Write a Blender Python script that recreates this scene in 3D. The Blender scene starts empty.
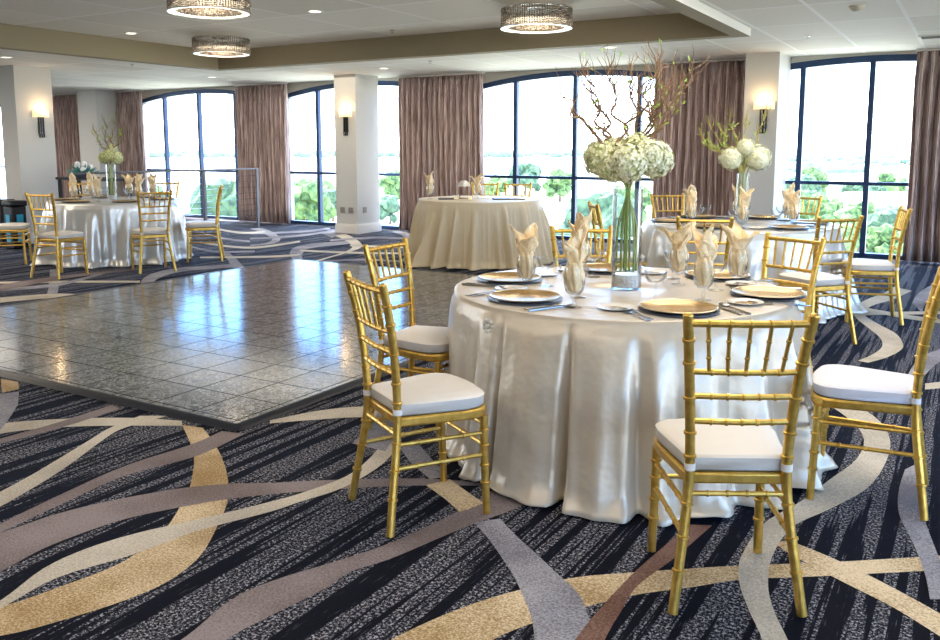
import bpy, bmesh, math, random
from mathutils import Vector, Matrix, noise
from math import sin, cos, pi, radians, sqrt, atan2
rnd = random.Random(7)
sc = bpy.context.scene
COL = sc.collection
# ---------------------------------------------------------------- camera
F = 850.0
TILT = radians(7.349)
CAMZ = 1.46
CY = 257.63
cd = bpy.data.cameras.new('camera'); cam = bpy.data.objects.new('camera', cd); COL.objects.link(cam)
cd.sensor_fit = 'HORIZONTAL'; cd.sensor_width = 36.0; cd.lens = 36.0 * F / 940.0
cd.shift_y = (CY - 320.0) / 940.0
cd.clip_start = 0.05; cd.clip_end = 9000
cam.location = (0, 0, CAMZ); cam.rotation_euler = (pi / 2 - TILT, 0, 0)
sc.camera = cam
# ---------------------------------------------------------------- world, sun, exposure
sc.view_settings.view_transform = 'Standard'; sc.view_settings.look = 'None'
sc.view_settings.gamma = 1.0; sc.view_settings.use_curve_mapping = False
sc.view_settings.exposure = 0.5
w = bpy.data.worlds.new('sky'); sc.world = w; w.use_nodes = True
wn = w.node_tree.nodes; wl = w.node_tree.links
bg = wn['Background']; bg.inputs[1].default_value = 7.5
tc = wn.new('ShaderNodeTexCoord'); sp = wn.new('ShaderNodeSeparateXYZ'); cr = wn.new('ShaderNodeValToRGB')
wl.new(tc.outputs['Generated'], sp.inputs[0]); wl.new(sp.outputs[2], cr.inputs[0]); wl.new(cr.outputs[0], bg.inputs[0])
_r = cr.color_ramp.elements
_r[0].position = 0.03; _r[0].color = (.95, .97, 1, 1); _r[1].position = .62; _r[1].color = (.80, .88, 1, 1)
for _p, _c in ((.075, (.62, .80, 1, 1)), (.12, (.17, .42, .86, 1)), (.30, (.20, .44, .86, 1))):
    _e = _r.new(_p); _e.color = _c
try:
    sc.cycles.max_bounces = 8; sc.cycles.diffuse_bounces = 4; sc.cycles.glossy_bounces = 4
    sc.cycles.transmission_bounces = 8; sc.cycles.transparent_max_bounces = 24
    sc.cycles.caustics_reflective = False; sc.cycles.caustics_refractive = False
    sc.cycles.sample_clamp_indirect = 4.0
except Exception: pass
A = radians(30.8); CA, SA = cos(A), sin(A)
def XY(u, v): return (u * CA + v * SA, -u * SA + v * CA)
def UV(x, y): return (x * CA - y * SA, x * SA + y * CA)
def lamp(name, kind, loc, energy, color=(1, 1, 1), size=0.2, size_y=None, rot=(0, 0, 0), parent=None, spot=None):
    l = bpy.data.lights.new(name, kind); l.energy = energy; l.color = color
    if kind == 'AREA':
        l.size = size
        if size_y: l.shape = 'RECTANGLE'; l.size_y = size_y
    elif kind in ('POINT', 'SPOT'): l.shadow_soft_size = size
    if spot: l.spot_size = spot; l.spot_blend = 0.6
    o = bpy.data.objects.new(name, l); COL.objects.link(o); o.location = loc; o.rotation_euler = rot
    if parent: o.parent = parent
    return o
def portal(u, v, z, su, sz, ang):
    x, y = XY(u, v)
    o = lamp('window_portal', 'AREA', (x, y, z), 1, size=su, size_y=sz, rot=(pi / 2, 0, ang))
    o.data.cycles.is_portal = True
    return o
sun = lamp('sun', 'SUN', (0, 0, 60), 10.0, (1, .95, .86), rot=(radians(38), 0, radians(-150)))
sun.data.angle = radians(1.5)
WALLV = 12.4; CEIL = 2.69; UPCEIL = 2.88
# added fill area lights without fixtures, below the ceiling across the ballroom
for (u, v, su, sv, e) in ((-3.0, 0.5, 7.0, 2.5, 60), (-12.0, 3.0, 6.0, 4.0, 170), (-1.2, 5.6, 1.6, 5.0, 80), (-18.0, 8.5, 5.0, 3.0, 110), (-8.0, 10.7, 10.0, 1.6, 60)):
    x, y = XY(u, v)
    lamp('added_fill_area', 'AREA', (x, y, 2.64), e, (1.0, .88, .72), size=su, size_y=sv, rot=(0, 0, -A))
# ---------------------------------------------------------------- materials
MATS = {}
def mat(name, col, rough=0.5, metal=0.0, **k):
    if name in MATS: return MATS[name]
    m = bpy.data.materials.new(name); m.use_nodes = True
    b = m.node_tree.nodes['Principled BSDF']
    b.inputs['Base Color'].default_value = (*col, 1); b.inputs['Roughness'].default_value = rough
    b.inputs['Metallic'].default_value = metal
    for kk, vv in k.items():
        key = kk.replace('_', ' ')
        if key in b.inputs: b.inputs[key].default_value = vv
    MATS[name] = m
    return m
def nd(m, t, **k):
    n = m.node_tree.nodes.new(t)
    for a, b in k.items(): setattr(n, a, b)
    return n
def lk(m, a, b): m.node_tree.links.new(a, b)
def bsdf(m): return m.node_tree.nodes['Principled BSDF']
def coords(m, scale=(1, 1, 1), kind='Object'):
    t = nd(m, 'ShaderNodeTexCoord'); mp = nd(m, 'ShaderNodeMapping'); mp.inputs['Scale'].default_value = scale
    lk(m, t.outputs[kind], mp.inputs[0]); return mp.outputs[0]
def noise_tex(m, vec, scale, detail=2, rough=.5):
    n = nd(m, 'ShaderNodeTexNoise'); n.inputs['Scale'].default_value = scale; n.inputs['Detail'].default_value = detail
    n.inputs['Roughness'].default_value = rough
    lk(m, vec, n.inputs['Vector']); return n.outputs['Fac']
def ramp(m, fac, stops):
    r = nd(m, 'ShaderNodeValToRGB'); e = r.color_ramp.elements
    e[0].position = stops[0][0]; e[0].color = (*stops[0][1], 1); e[1].position = stops[-1][0]; e[1].color = (*stops[-1][1], 1)
    for p, c in stops[1:-1]:
        n = e.new(p); n.color = (*c, 1)
    lk(m, fac, r.inputs[0]); return r.outputs[0]
def math_n(m, op, a, b=None, c=None):
    n = nd(m, 'ShaderNodeMath', operation=op)
    for i, x in enumerate((a, b, c)):
        if x is None: continue
        if isinstance(x, (int, float)): n.inputs[i].default_value = x
        else: lk(m, x, n.inputs[i])
    return n.outputs[0]
def mixc(m, fac, a, b):
    n = nd(m, 'ShaderNodeMix', data_type='RGBA')
    for i, x in ((0, fac), (6, a), (7, b)):
        if isinstance(x, (int, float)): n.inputs[i].default_value = x
        elif isinstance(x, tuple): n.inputs[i].default_value = (*x, 1)
        else: lk(m, x, n.inputs[i])
    return n.outputs[2]
def bump(m, h, strength=.3, dist=.01):
    n = nd(m, 'ShaderNodeBump'); n.inputs['Strength'].default_value = strength; n.inputs['Distance'].default_value = dist
    lk(m, h, n.inputs['Height']); lk(m, n.outputs[0], bsdf(m).inputs['Normal'])
def setc(m, c): lk(m, c, bsdf(m).inputs['Base Color'])
# carpet ground: black navy with broken speckled streaks running along the room
def carpet_base():
    m = mat('carpet_black', (.02, .02, .03), .9, 0, Specular_IOR_Level=.12, Sheen_Weight=.045, Sheen_Roughness=.3, Sheen_Tint=(.22, .5, 1, 1))
    v1 = coords(m, (19, .42, 1)); a = noise_tex(m, v1, 1.0, 3, .6)
    v3 = coords(m, (7, .35, 1)); c = noise_tex(m, v3, 1.0, 1, .5)
    v2 = coords(m, (1, 1, 1)); f = noise_tex(m, v2, 95, 3, .8)
    v4 = coords(m, (150, 8, 1)); g = noise_tex(m, v4, 1.0, 2, .6)
    s = math_n(m, 'ADD', math_n(m, 'MULTIPLY', a, .85), math_n(m, 'MULTIPLY', c, .35))
    stripe = ramp(m, s, [(.590, (0, 0, 0)), (.608, (1, 1, 1))])
    fleck = ramp(m, f, [(.475, (.004, .004, .010)), (.54, (.09, .09, .11)), (.60, (.46, .45, .47))])
    dash = ramp(m, g, [(.64, (.0035, .0035, .008)), (.72, (.08, .08, .09))])
    setc(m, mixc(m, stripe, dash, fleck)); bump(m, f, .5, .004)
    return m
def carpet_band(name, c1, c2, amt=.5):
    m = mat(name, c1, .95, 0, Specular_IOR_Level=.15)
    v = coords(m); f = noise_tex(m, v, 120, 2, .8); g = noise_tex(m, v, 2.2, 2)
    k = math_n(m, 'ADD', math_n(m, 'MULTIPLY', f, .8), math_n(m, 'MULTIPLY', g, .7))
    setc(m, ramp(m, k, [(.62, c1), (.88, c2)])); bump(m, f, .5, .004)
    return m
M_carpet = carpet_base()
M_gold_c = carpet_band('carpet_gold', (.33, .21, .085), (.82, .66, .44))
M_grey_c = carpet_band('carpet_grey', (.17, .16, .19), (.42, .41, .44))
M_mauve_c = carpet_band('carpet_mauve', (.17, .13, .12), (.31, .26, .26))
M_brown_c = carpet_band('carpet_brown', (.13, .065, .045), (.27, .16, .12))
M_cream_c = carpet_band('carpet_cream', (.42, .37, .30), (.70, .63, .52))
# gold chair paint
M_gold = mat('gold_paint', (.62, .38, .07), .33, .8)
v = coords(M_gold); setc(M_gold, ramp(M_gold, noise_tex(M_gold, v, 30, 3), [(.3, (.58, .345, .06)), (.7, (.80, .53, .135))]))
M_cush = mat('cushion_vinyl', (.78, .73, .67), .42)
M_cush_w = mat('cushion_white_cloth', (.80, .80, .88), .6)
bump(M_cush_w, noise_tex(M_cush_w, coords(M_cush_w, (40, 40, 8)), 1, 2), .5, .006)
M_satin = mat('satin_cloth', (.63, .545, .43), .32, .22, Specular_IOR_Level=.6, Sheen_Weight=.2)
bump(M_satin, noise_tex(M_satin, coords(M_satin, (2.5, 2.5, 2.5)), 2.2, 3, .6), .35, .03)
M_satin_b = mat('satin_cloth_silver', (.68, .68, .655), .30, .5, Specular_IOR_Level=.8)
M_cream = mat('cream_cloth', (.72, .61, .42), .5)
M_napkin = mat('champagne_napkin', (.92, .73, .45), .36, 0, Sheen_Weight=.2)
bump(M_napkin, noise_tex(M_napkin, coords(M_napkin), 26, 2, .5), .6, .02)
M_wood = mat('plywood', (.35, .22, .12), .6)
M_black = mat('black_metal', (.02, .02, .022), .4, .6)
M_wall = mat('wall_paint', (.52, .49, .42), .7)
M_pillar = mat('pillar_paint', (.60, .59, .56), .6)
M_white = mat('white_paint', (.84, .81, .75), .5)
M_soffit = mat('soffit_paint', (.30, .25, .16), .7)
M_frame = mat('navy_frame', (.018, .05, .13), .35, .3)
M_steel = mat('steel', (.55, .56, .58), .22, 1.0)
M_silver = mat('silverware', (.42, .41, .40), .2, 1.0)
M_porc = mat('porcelain', (.82, .80, .77), .18)
M_charger = mat('gold_charger', (.55, .36, .15), .22, .6)
M_rim = mat('rim_pale_gold', (.80, .68, .46), .15, .5)
M_chgrey = mat('blue_grey_ware_and_shade', (.12, .14, .20), .35)  # bowl and folder pages, and the painted shadow under the chargers
def glassy(name, tint=(1, 1, 1), refl=.08):
    m = bpy.data.materials.new(name); m.use_nodes = True; n = m.node_tree.nodes; l = m.node_tree.links
    n.remove(n['Principled BSDF']); t = n.new('ShaderNodeBsdfTransparent'); t.inputs[0].default_value = (*tint, 1)
    g = n.new('ShaderNodeBsdfGlossy'); g.inputs['Roughness'].default_value = .03
    lw = n.new('ShaderNodeLayerWeight'); lw.inputs[0].default_value = refl
    mn = n.new('ShaderNodeMath'); mn.operation = 'MINIMUM'; mn.inputs[1].default_value = .6; l.new(lw.outputs['Fresnel'], mn.inputs[0])
    x = n.new('ShaderNodeMixShader'); l.new(mn.outputs[0], x.inputs[0]); l.new(t.outputs[0], x.inputs[1]); l.new(g.outputs[0], x.inputs[2])
    l.new(x.outputs[0], n['Material Output'].inputs[0]); return m
M_pane = glassy('window_glass', (.97, .985, 1), .12)
M_glass = glassy('table_glass', (.97, .98, .985), .22)
# ---------------------------------------------------------------- mesh builder
class MB:
    def __init__(s): s.v = []; s.f = []; s.m = []
    def add(s, vs, fs, mi=0):
        b = len(s.v); s.v += [tuple(p) for p in vs]; s.f += [tuple(i + b for i in f) for f in fs]; s.m += [mi] * len(fs); return s
    def box(s, x0, x1, y0, y1, z0, z1, mi=0):
        vs = [(x, y, z) for z in (z0, z1) for y in (y0, y1) for x in (x0, x1)]
        return s.add(vs, [(0, 2, 3, 1), (4, 5, 7, 6), (0, 1, 5, 4), (2, 6, 7, 3), (0, 4, 6, 2), (1, 3, 7, 5)], mi)
    def lathe(s, prof, n=24, c=(0, 0, 0), mi=0, cap=True):
        vs = []; fs = []
        for r, z in prof:
            for k in range(n):
                a = 2 * pi * k / n; vs.append((c[0] + r * cos(a), c[1] + r * sin(a), c[2] + z))
        for i in range(len(prof) - 1):
            for k in range(n):
                fs.append((i * n + k, i * n + (k + 1) % n, (i + 1) * n + (k + 1) % n, (i + 1) * n + k))
        if cap:
            if prof[0][0] > 1e-5: fs.append(tuple(range(n))[::-1])
            if prof[-1][0] > 1e-5: fs.append(tuple((len(prof) - 1) * n + k for k in range(n)))
        return s.add(vs, fs, mi)
    def tube(s, pts, rad, n=8, mi=0, cap=True):
        pts = [Vector(p) for p in pts]; N = len(pts)
        if not isinstance(rad, (list, tuple)): rad = [rad] * N
        vs = []; fs = []; up = None
        for i in range(N):
            d = (pts[min(i + 1, N - 1)] - pts[max(i - 1, 0)])
            if d.length < 1e-9: d = Vector((0, 0, 1))
            d.normalize()
            if up is None: up = d.orthogonal().normalized()
            up = (up - d * up.dot(d))
            if up.length < 1e-6: up = d.orthogonal()
            up.normalize(); q = d.cross(up)
            for k in range(n):
                a = 2 * pi * k / n; p = pts[i] + (up * cos(a) + q * sin(a)) * rad[i]; vs.append(tuple(p))
        for i in range(N - 1):
            for k in range(n): fs.append((i * n + k, i * n + (k + 1) % n, (i + 1) * n + (k + 1) % n, (i + 1) * n + k))
        if cap: fs.append(tuple(range(n))[::-1]); fs.append(tuple((N - 1) * n + k for k in range(n)))
        return s.add(vs, fs, mi)
    def grid(s, rows, mi=0, close=False):
        R = len(rows); C = len(rows[0]); vs = [p for r in rows for p in r]; fs = []
        for i in range(R - 1):
            for j in range(C if close else C - 1):
                j2 = (j + 1) % C; fs.append((i * C + j, i * C + j2, (i + 1) * C + j2, (i + 1) * C + j))
        return s.add(vs, fs, mi)
    def prism(s, poly, z0, z1, mi=0):
        n = len(poly); vs = [(x, y, z0) for x, y in poly] + [(x, y, z1) for x, y in poly]
        fs = [tuple(range(n))[::-1], tuple(range(n, 2 * n))] + [(i, (i + 1) % n, n + (i + 1) % n, n + i) for i in range(n)]
        return s.add(vs, fs, mi)
    def blob(s, c, r, sub=2, amp=.2, fr=2.0, sq=(1, 1, 1), mi=0):
        b = bmesh.new(); bmesh.ops.create_icosphere(b, subdivisions=sub, radius=1)
        vs = []
        for vv in b.verts:
            p = vv.co; k = 1 + amp * noise.noise(p * fr + Vector(c) * 3.1)
            vs.append((c[0] + p.x * r * k * sq[0], c[1] + p.y * r * k * sq[1], c[2] + p.z * r * k * sq[2]))
        fs = [tuple(x.index for x in f.verts) for f in b.faces]; b.free()
        return s.add(vs, fs, mi)
    def mesh(s, name, mats, smooth=True, angle=40):
        me = bpy.data.meshes.new(name); me.from_pydata(s.v, [], s.f)
        for m in (mats if isinstance(mats, (list, tuple)) else [mats]): me.materials.append(m)
        me.polygons.foreach_set('material_index', s.m)
        me.update()
        bm = bmesh.new(); bm.from_mesh(me); bmesh.ops.recalc_face_normals(bm, faces=bm.faces)
        for e in bm.edges:
            if len(e.link_faces) == 2 and e.calc_face_angle(0) > radians(angle): e.smooth = False
        bm.to_mesh(me); bm.free()
        if smooth: me.polygons.foreach_set('use_smooth', [True] * len(me.polygons))
        return me
    def build(s, name, mats, parent=None, loc=None, rz=None, smooth=True, angle=40, bevel=0, solid=0, sub=0):
        o = bpy.data.objects.new(name, s.mesh(name, mats, smooth, angle)); COL.objects.link(o)
        if parent: o.parent = parent
        if loc: o.location = loc
        if rz is not None: o.rotation_euler.z = rz
        if solid: q = o.modifiers.new('thick', 'SOLIDIFY'); q.thickness = solid; q.offset = 0
        if bevel: q = o.modifiers.new('bevel', 'BEVEL'); q.width = bevel; q.segments = 2; q.limit_method = 'ANGLE'
        if sub: q = o.modifiers.new('sub', 'SUBSURF'); q.levels = sub; q.render_levels = sub
        return o
def tag(o, label=None, cat=None, group=None, kind=None):
    if label: o['label'] = label
    if cat: o['category'] = cat
    if group: o['group'] = group
    if kind: o['kind'] = kind
    return o
def empty(name, loc=(0, 0, 0), rz=0):
    o = bpy.data.objects.new(name, None); COL.objects.link(o); o.location = loc; o.rotation_euler.z = rz; o.empty_display_size = .1; return o
def dup(o, parent=None):
    c = o.copy(); COL.objects.link(c); c.parent = parent
    for ch in list(o.children): dup(ch, c)
    return c
USED = set()
def place(proto, loc, rz, label, group=None, cat=None, scale=None):
    if proto.name in USED: o = dup(proto)
    else: USED.add(proto.name); o = proto
    o.location = loc; o.rotation_euler.z = rz
    if scale: o.scale = (scale,) * 3
    o['label'] = label
    if group: o['group'] = group
    if cat: o['category'] = cat
    return o
def roomobj(mb, name, mats, kind='structure', **k):   # geometry given in room (u, v) axes
    o = mb.build(name, mats, rz=-A, **k)
    if kind: o['kind'] = kind
    return o
# ---------------------------------------------------------------- floor carpet
def fp(px, py):
    a = (px - 470) / F; b = (CY - py) / F
    d = (a, cos(TILT) + b * sin(TILT), -sin(TILT) + b * cos(TILT)); t = -CAMZ / d[2]
    return UV(d[0] * t, d[1] * t)
def tp(px, py, z):
    a = (px - 470) / F; b = (CY - py) / F
    d = (a, cos(TILT) + b * sin(TILT), -sin(TILT) + b * cos(TILT)); t = (z - CAMZ) / d[2]
    return (d[0] * t, d[1] * t)
def smooth_line(p, n):
    P = [p[0]] + list(p) + [p[-1]]; out = []
    seg = len(p) - 1
    for i in range(n + 1):
        t = i / n * seg; k = min(int(t), seg - 1); f = t - k
        a, b, c, d = P[k], P[k + 1], P[k + 2], P[k + 3]
        out.append(tuple(.5 * (2 * b[j] + (c[j] - a[j]) * f + (2 * a[j] - 5 * b[j] + 4 * c[j] - d[j]) * f * f + (3 * b[j] - a[j] - 3 * c[j] + d[j]) * f ** 3) for j in (0, 1)))
    return out
fl = MB()
fl.box(-30, 5, -7, WALLV + .35, -.25, 0, 0)
zl = [0.0006]
def band(a, b, mi, n=40):
    ea = smooth_line([fp(*p) for p in a], n); eb = smooth_line([fp(*p) for p in b], n); zl[0] += .00012
    fl.grid([[(x, y, zl[0]) for x, y in ea], [(x, y, zl[0]) for x, y in eb]], mi)
def swirl(pts, wd, mi, n=60):     # centre line in metres and a width that swells and thins
    c = smooth_line(pts, n); zl[0] += .00012; L = []; R = []
    for i, p in enumerate(c):
        q0 = c[max(i - 1, 0)]; q1 = c[min(i + 1, n)]; dx, dy = q1[0] - q0[0], q1[1] - q0[1]; l = math.hypot(dx, dy) or 1
        ww = wd * (.35 + .65 * sin(pi * i / n)) / 2
        L.append((p[0] - dy / l * ww, p[1] + dx / l * ww, zl[0])); R.append((p[0] + dy / l * ww, p[1] - dx / l * ww, zl[0]))
    fl.grid([L, R], mi)
GO, GR, MA, BR, CR = 1, 2, 3, 4, 5
# gold swoosh, lower left
band([(-60, 641), (0, 636), (57, 622), (129, 599), (172, 579), (201, 555), (217, 527), (227, 503), (228, 480), (222, 458), (212, 440), (203, 428)],
     [(-60, 616), (0, 607), (57, 588), (123, 562), (161, 533), (174, 517), (182, 503), (189, 490), (193, 472), (194, 458), (191, 445), (182, 425)], GO)
band([(-30, 540), (0, 524), (60, 495), (125, 466), (190, 445), (222, 431)], [(-30, 549), (0, 533), (60, 505), (125, 476), (197, 456), (244, 434)], MA)
band([(-60, 548), (0, 533), (57, 514), (115, 500), (184, 488), (230, 484), (270, 483), (336, 480), (431, 479), (510, 486)],
     [(-60, 600), (0, 572), (43, 549), (86, 532), (126, 519), (172, 509), (230, 499), (300, 492), (402, 486), (510, 486)], MA)
band([(-50, 625), (0, 601), (43, 569), (86, 549), (138, 533), (201, 519), (270, 502), (302, 493), (345, 477), (368, 460), (385, 440)],
     [(-50, 632), (0, 609), (57, 578), (126, 557), (170, 541), (201, 530), (270, 512), (300, 502), (345, 487), (384, 463), (402, 440)], CR)
band([(-20, 500), (0, 492), (30, 476), (57, 460), (85, 443), (110, 428), (140, 416)], [(-20, 516), (0, 507), (45, 481), (75, 461), (95, 446), (122, 429), (168, 416)], CR)
band([(-20, 431), (0, 428), (8, 423), (64, 419), (128, 418), (182, 421)], [(-20, 438), (0, 434), (20, 431), (51, 428), (102, 426), (182, 426)], CR)
band([(-20, 445), (0, 439), (60, 422), (112, 405)], [(-20, 450), (0, 444), (64, 427), (120, 409)], MA)
band([(-25, 398), (0, 394), (19, 392)], [(-25, 442), (0, 430), (18, 405)], GR)
band([(1, 379), (18, 382)], [(2, 393), (19, 389)], GO)
band([(150, 660), (190, 634), (230, 601), (273, 581), (345, 559), (391, 543), (431, 525), (470, 505), (500, 486), (530, 470)],
     [(200, 665), (230, 638), (273, 615), (325, 589), (351, 572), (391, 559), (445, 536), (477, 523), (520, 507), (545, 490)], MA)
band([(391, 640), (431, 621), (474, 604), (517, 591), (575, 578), (632, 573), (690, 569), (742, 566), (842, 562), (990, 553)],
     [(480, 652), (497, 638), (529, 625), (560, 615), (583, 608), (638, 595), (690, 588), (742, 580), (814, 577), (990, 568)], GO)
band([(474, 523), (489, 540), (505, 563), (517, 583), (532, 621), (536, 665)], [(500, 519), (517, 537), (536, 554), (555, 572), (581, 598), (594, 640)], GR)
band([(560, 660), (575, 640), (595, 615), (632, 575), (672, 540), (690, 525)], [(595, 660), (609, 632), (621, 612), (638, 586), (675, 558), (712, 526)], BR)
band([(776, 543), (793, 543), (842, 563), (900, 592), (975, 634)], [(776, 545), (796, 558), (842, 582), (900, 612), (975, 660)], GO)
band([(764, 670), (762, 640), (748, 609), (739, 581), (742, 555), (765, 523), (799, 503), (831, 479), (856, 460), (864, 440), (852, 422), (826, 404), (800, 394)],
     [(800, 670), (788, 641), (773, 609), (768, 583), (773, 555), (793, 527), (831, 509), (868, 488), (886, 462), (890, 440), (878, 420), (850, 402), (818, 388)], CR)
band([(858, 361), (872, 355), (882, 347), (880, 338), (868, 328), (856, 318), (853, 309), (866, 300), (884, 293), (894, 287)],
     [(868, 363), (886, 358), (900, 351), (903, 345), (896, 334), (876, 323), (864, 314), (872, 306), (892, 300), (912, 291)], CR)
band([(905, 470), (899, 490), (899, 514), (914, 546), (925, 575), (930, 600)], [(925, 460), (920, 480), (919, 500), (928, 530), (942, 566), (955, 600)], GR)
band([(906, 400), (908, 375), (925, 355), (960, 345)], [(918, 400), (922, 380), (940, 362), (965, 352)], GR)
band([(850, 313), (900, 312), (960, 311)], [(850, 316), (900, 315), (960, 314)], CR)
band([(850, 305), (900, 314), (950, 321)], [(850, 308), (900, 318), (950, 325)], CR)
band([(925, 384), (960, 380)], [(925, 390), (960, 387)], CR)
band([(912, 303), (920, 292), (935, 284), (955, 276)], [(922, 313), (926, 303), (940, 293), (958, 284)], GR)
band([(270, 421), (320, 411), (370, 407), (440, 411)], [(270, 424), (320, 420), (370, 418), (440, 424)], CR)
band([(352, 444), (372, 425), (380, 405), (386, 385)], [(385, 452), (400, 430), (404, 410), (408, 380)], GR)
band([(426, 486), (444, 499), (460, 513)], [(450, 480), (468, 493), (484, 504)], GO)
band([(398, 446), (410, 462), (430, 480)], [(420, 446), (432, 460), (448, 477)], GR)
# far carpet, behind the dance floor
band([(140, 287), (143, 279), (155, 273), (180, 268), (210, 266), (235, 264)], [(153, 288), (155, 281), (168, 275), (188, 271), (215, 269), (240, 267)], GR)
band([(218, 252), (226, 258), (232, 268)], [(228, 252), (236, 259), (245, 268)], GR)
band([(36, 303), (46, 296), (49, 284), (50, 270)], [(52, 303), (57, 295), (59, 284), (59, 270)], GR)
band([(0, 282), (70, 281), (140, 281)], [(0, 284), (70, 283), (140, 283)], CR)
band([(0, 298), (60, 294), (105, 297)], [(0, 303), (60, 298), (105, 299)], CR)
band([(0, 289), (60, 283), (105, 272)], [(0, 292), (60, 286), (105, 274)], GR)
band([(300, 264), (290, 256), (294, 248), (312, 244), (345, 241), (352, 238)], [(308, 265), (302, 258), (306, 250), (320, 247), (350, 244), (358, 241)], GR)
band([(326, 234), (340, 238), (352, 246), (345, 252), (322, 259), (310, 262)], [(336, 232), (350, 236), (362, 245), (354, 251), (330, 258), (316, 263)], CR)
band([(250, 229), (262, 233), (272, 239), (266, 243), (250, 245)], [(260, 228), (272, 232), (280, 238), (276, 243), (250, 247)], GR)
for k, (a, b, c2) in enumerate((((250, 238), (300, 235), (334, 230)), ((200, 257), (270, 256), (300, 254)), ((250, 233), (300, 231), (330, 228)), ((200, 242), (250, 247), (300, 241)), ((310, 262), (360, 259), (400, 261)), ((300, 250), (350, 252), (400, 253)), ((330, 240), (370, 237), (410, 238)), ((350, 245), (380, 246), (412, 247)), ((200, 232), (225, 238), (250, 241)), ((205, 226), (240, 232), (265, 231)), ((190, 246), (215, 251), (255, 251)))):
    band([a, b, c2], [(a[0], a[1] + 1.6), (b[0], b[1] + 2), (c2[0], c2[1] + 1.6)], (GR, CR)[k % 2], 20)
band([(322, 234), (330, 230), (345, 231)], [(332, 238), (340, 235), (352, 234)], GR)
band([(392, 232), (400, 235), (408, 240)], [(402, 231), (410, 234), (414, 238)], GR)
# swirls in the rest of the room (mostly beyond the frame)
for k in range(26):
    u0 = rnd.uniform(-27, 3); v0 = rnd.uniform(-6, 12)
    if -8.5 < u0 < 1.0 and v0 > 0.5: continue
    pts = [(u0, v0)]; d = rnd.uniform(0, 6.28)
    for j in range(5):
        d += rnd.uniform(-.6, .9); pts.append((pts[-1][0] + cos(d) * .9, pts[-1][1] + sin(d) * .9))
    pts = [(max(-29.8, min(4.8, p[0])), max(-6.8, min(12.2, p[1]))) for p in pts]
    if any(-8 < p[0] < .6 and p[1] > 1.6 for p in pts): continue
    swirl(pts, rnd.uniform(.12, .4), rnd.choice((GO, GR, MA, CR, BR)))
roomobj(fl, 'floor', [M_carpet, M_gold_c, M_grey_c, M_mauve_c, M_brown_c, M_cream_c], smooth=False)
# ---------------------------------------------------------------- walls and windows
WC = [-22.45, -13.95, -9.7, -5.5, -1.28]        # window centres along the back wall
HW = 1.93
def arch(du): return 2.65 - .053 * du * du
wall = MB()
def wall_piece(u0, u1, z0f, z1f, n=1):
    for i in range(n):
        a = u0 + (u1 - u0) * i / n; b = u0 + (u1 - u0) * (i + 1) / n
        vs = [(a, WALLV, z0f(a)), (b, WALLV, z0f(b)), (b, WALLV + .3, z0f(b)), (a, WALLV + .3, z0f(a)),
              (a, WALLV, z1f(a)), (b, WALLV, z1f(b)), (b, WALLV + .3, z1f(b)), (a, WALLV + .3, z1f(a))]
        wall.add(vs, [(0, 1, 2, 3), (4, 7, 6, 5), (0, 4, 5, 1), (2, 6, 7, 3), (0, 3, 7, 4), (1, 5, 6, 2)])
edge = -30
for c in WC:
    wall_piece(edge, c - HW, lambda u: -.2, lambda u: CEIL + .3)
    wall_piece(c - HW, c + HW, lambda u: arch(u - c) + .01, lambda u: CEIL + .3, 16)
    wall_piece(c - HW, c + HW, lambda u: -.2, lambda u: 0.0)
    edge = c + HW
wall_piece(edge, 5.0, lambda u: -.2, lambda u: CEIL + .3)
roomobj(wall, 'wall_back', M_wall, smooth=False)
for i, c in enumerate(WC):
    f = MB(); v0, v1 = WALLV + .02, WALLV + .13
    mull = [c - 1.05, c, c + 1.05] if i != 4 else [c - .86, c, c + 1.05]
    for mu in mull: f.box(mu - .034, mu + .034, v0, v0 + .08, 0.0, arch(mu - c) - .02)
    for s in (-1, 1): f.box(c + s * (HW - .04) - .04, c + s * (HW - .04) + .04, v0, v1, 0, arch(HW))
    f.box(c - HW, c + HW, v0, v1, 0.0, .06); f.box(c - HW, c + HW, v0 + .005, v1 - .03, .965, 1.012)
    n = 24; rows = []
    for k in range(n + 1):
        u = c - HW + 2 * HW * k / n; z = arch(u - c) + .01
        rows.append([(u, v0 - .01, z - .085), (u, v0 - .01, z), (u, v1 + .01, z), (u, v1 + .01, z - .085)])
    f.grid(rows, 0, close=True)
    fr = roomobj(f, 'window_%d' % (i + 1), M_frame, smooth=False)
    g = MB(); rows = [[], []]
    for k in range(n + 1):
        u = c - HW + .02 + (2 * HW - .04) * k / n; rows[0].append((u, WALLV + .075, .02)); rows[1].append((u, WALLV + .075, arch(u - c) - .02))
    g.grid(rows); g.build('window_pane', M_pane, parent=fr, smooth=False)
    portal(c, WALLV + .2, 1.3, 2 * HW, 2.6, -A)
# other sides of the ballroom: glazed right wall, plain wall behind the camera, left wall glazed to add light

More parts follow.
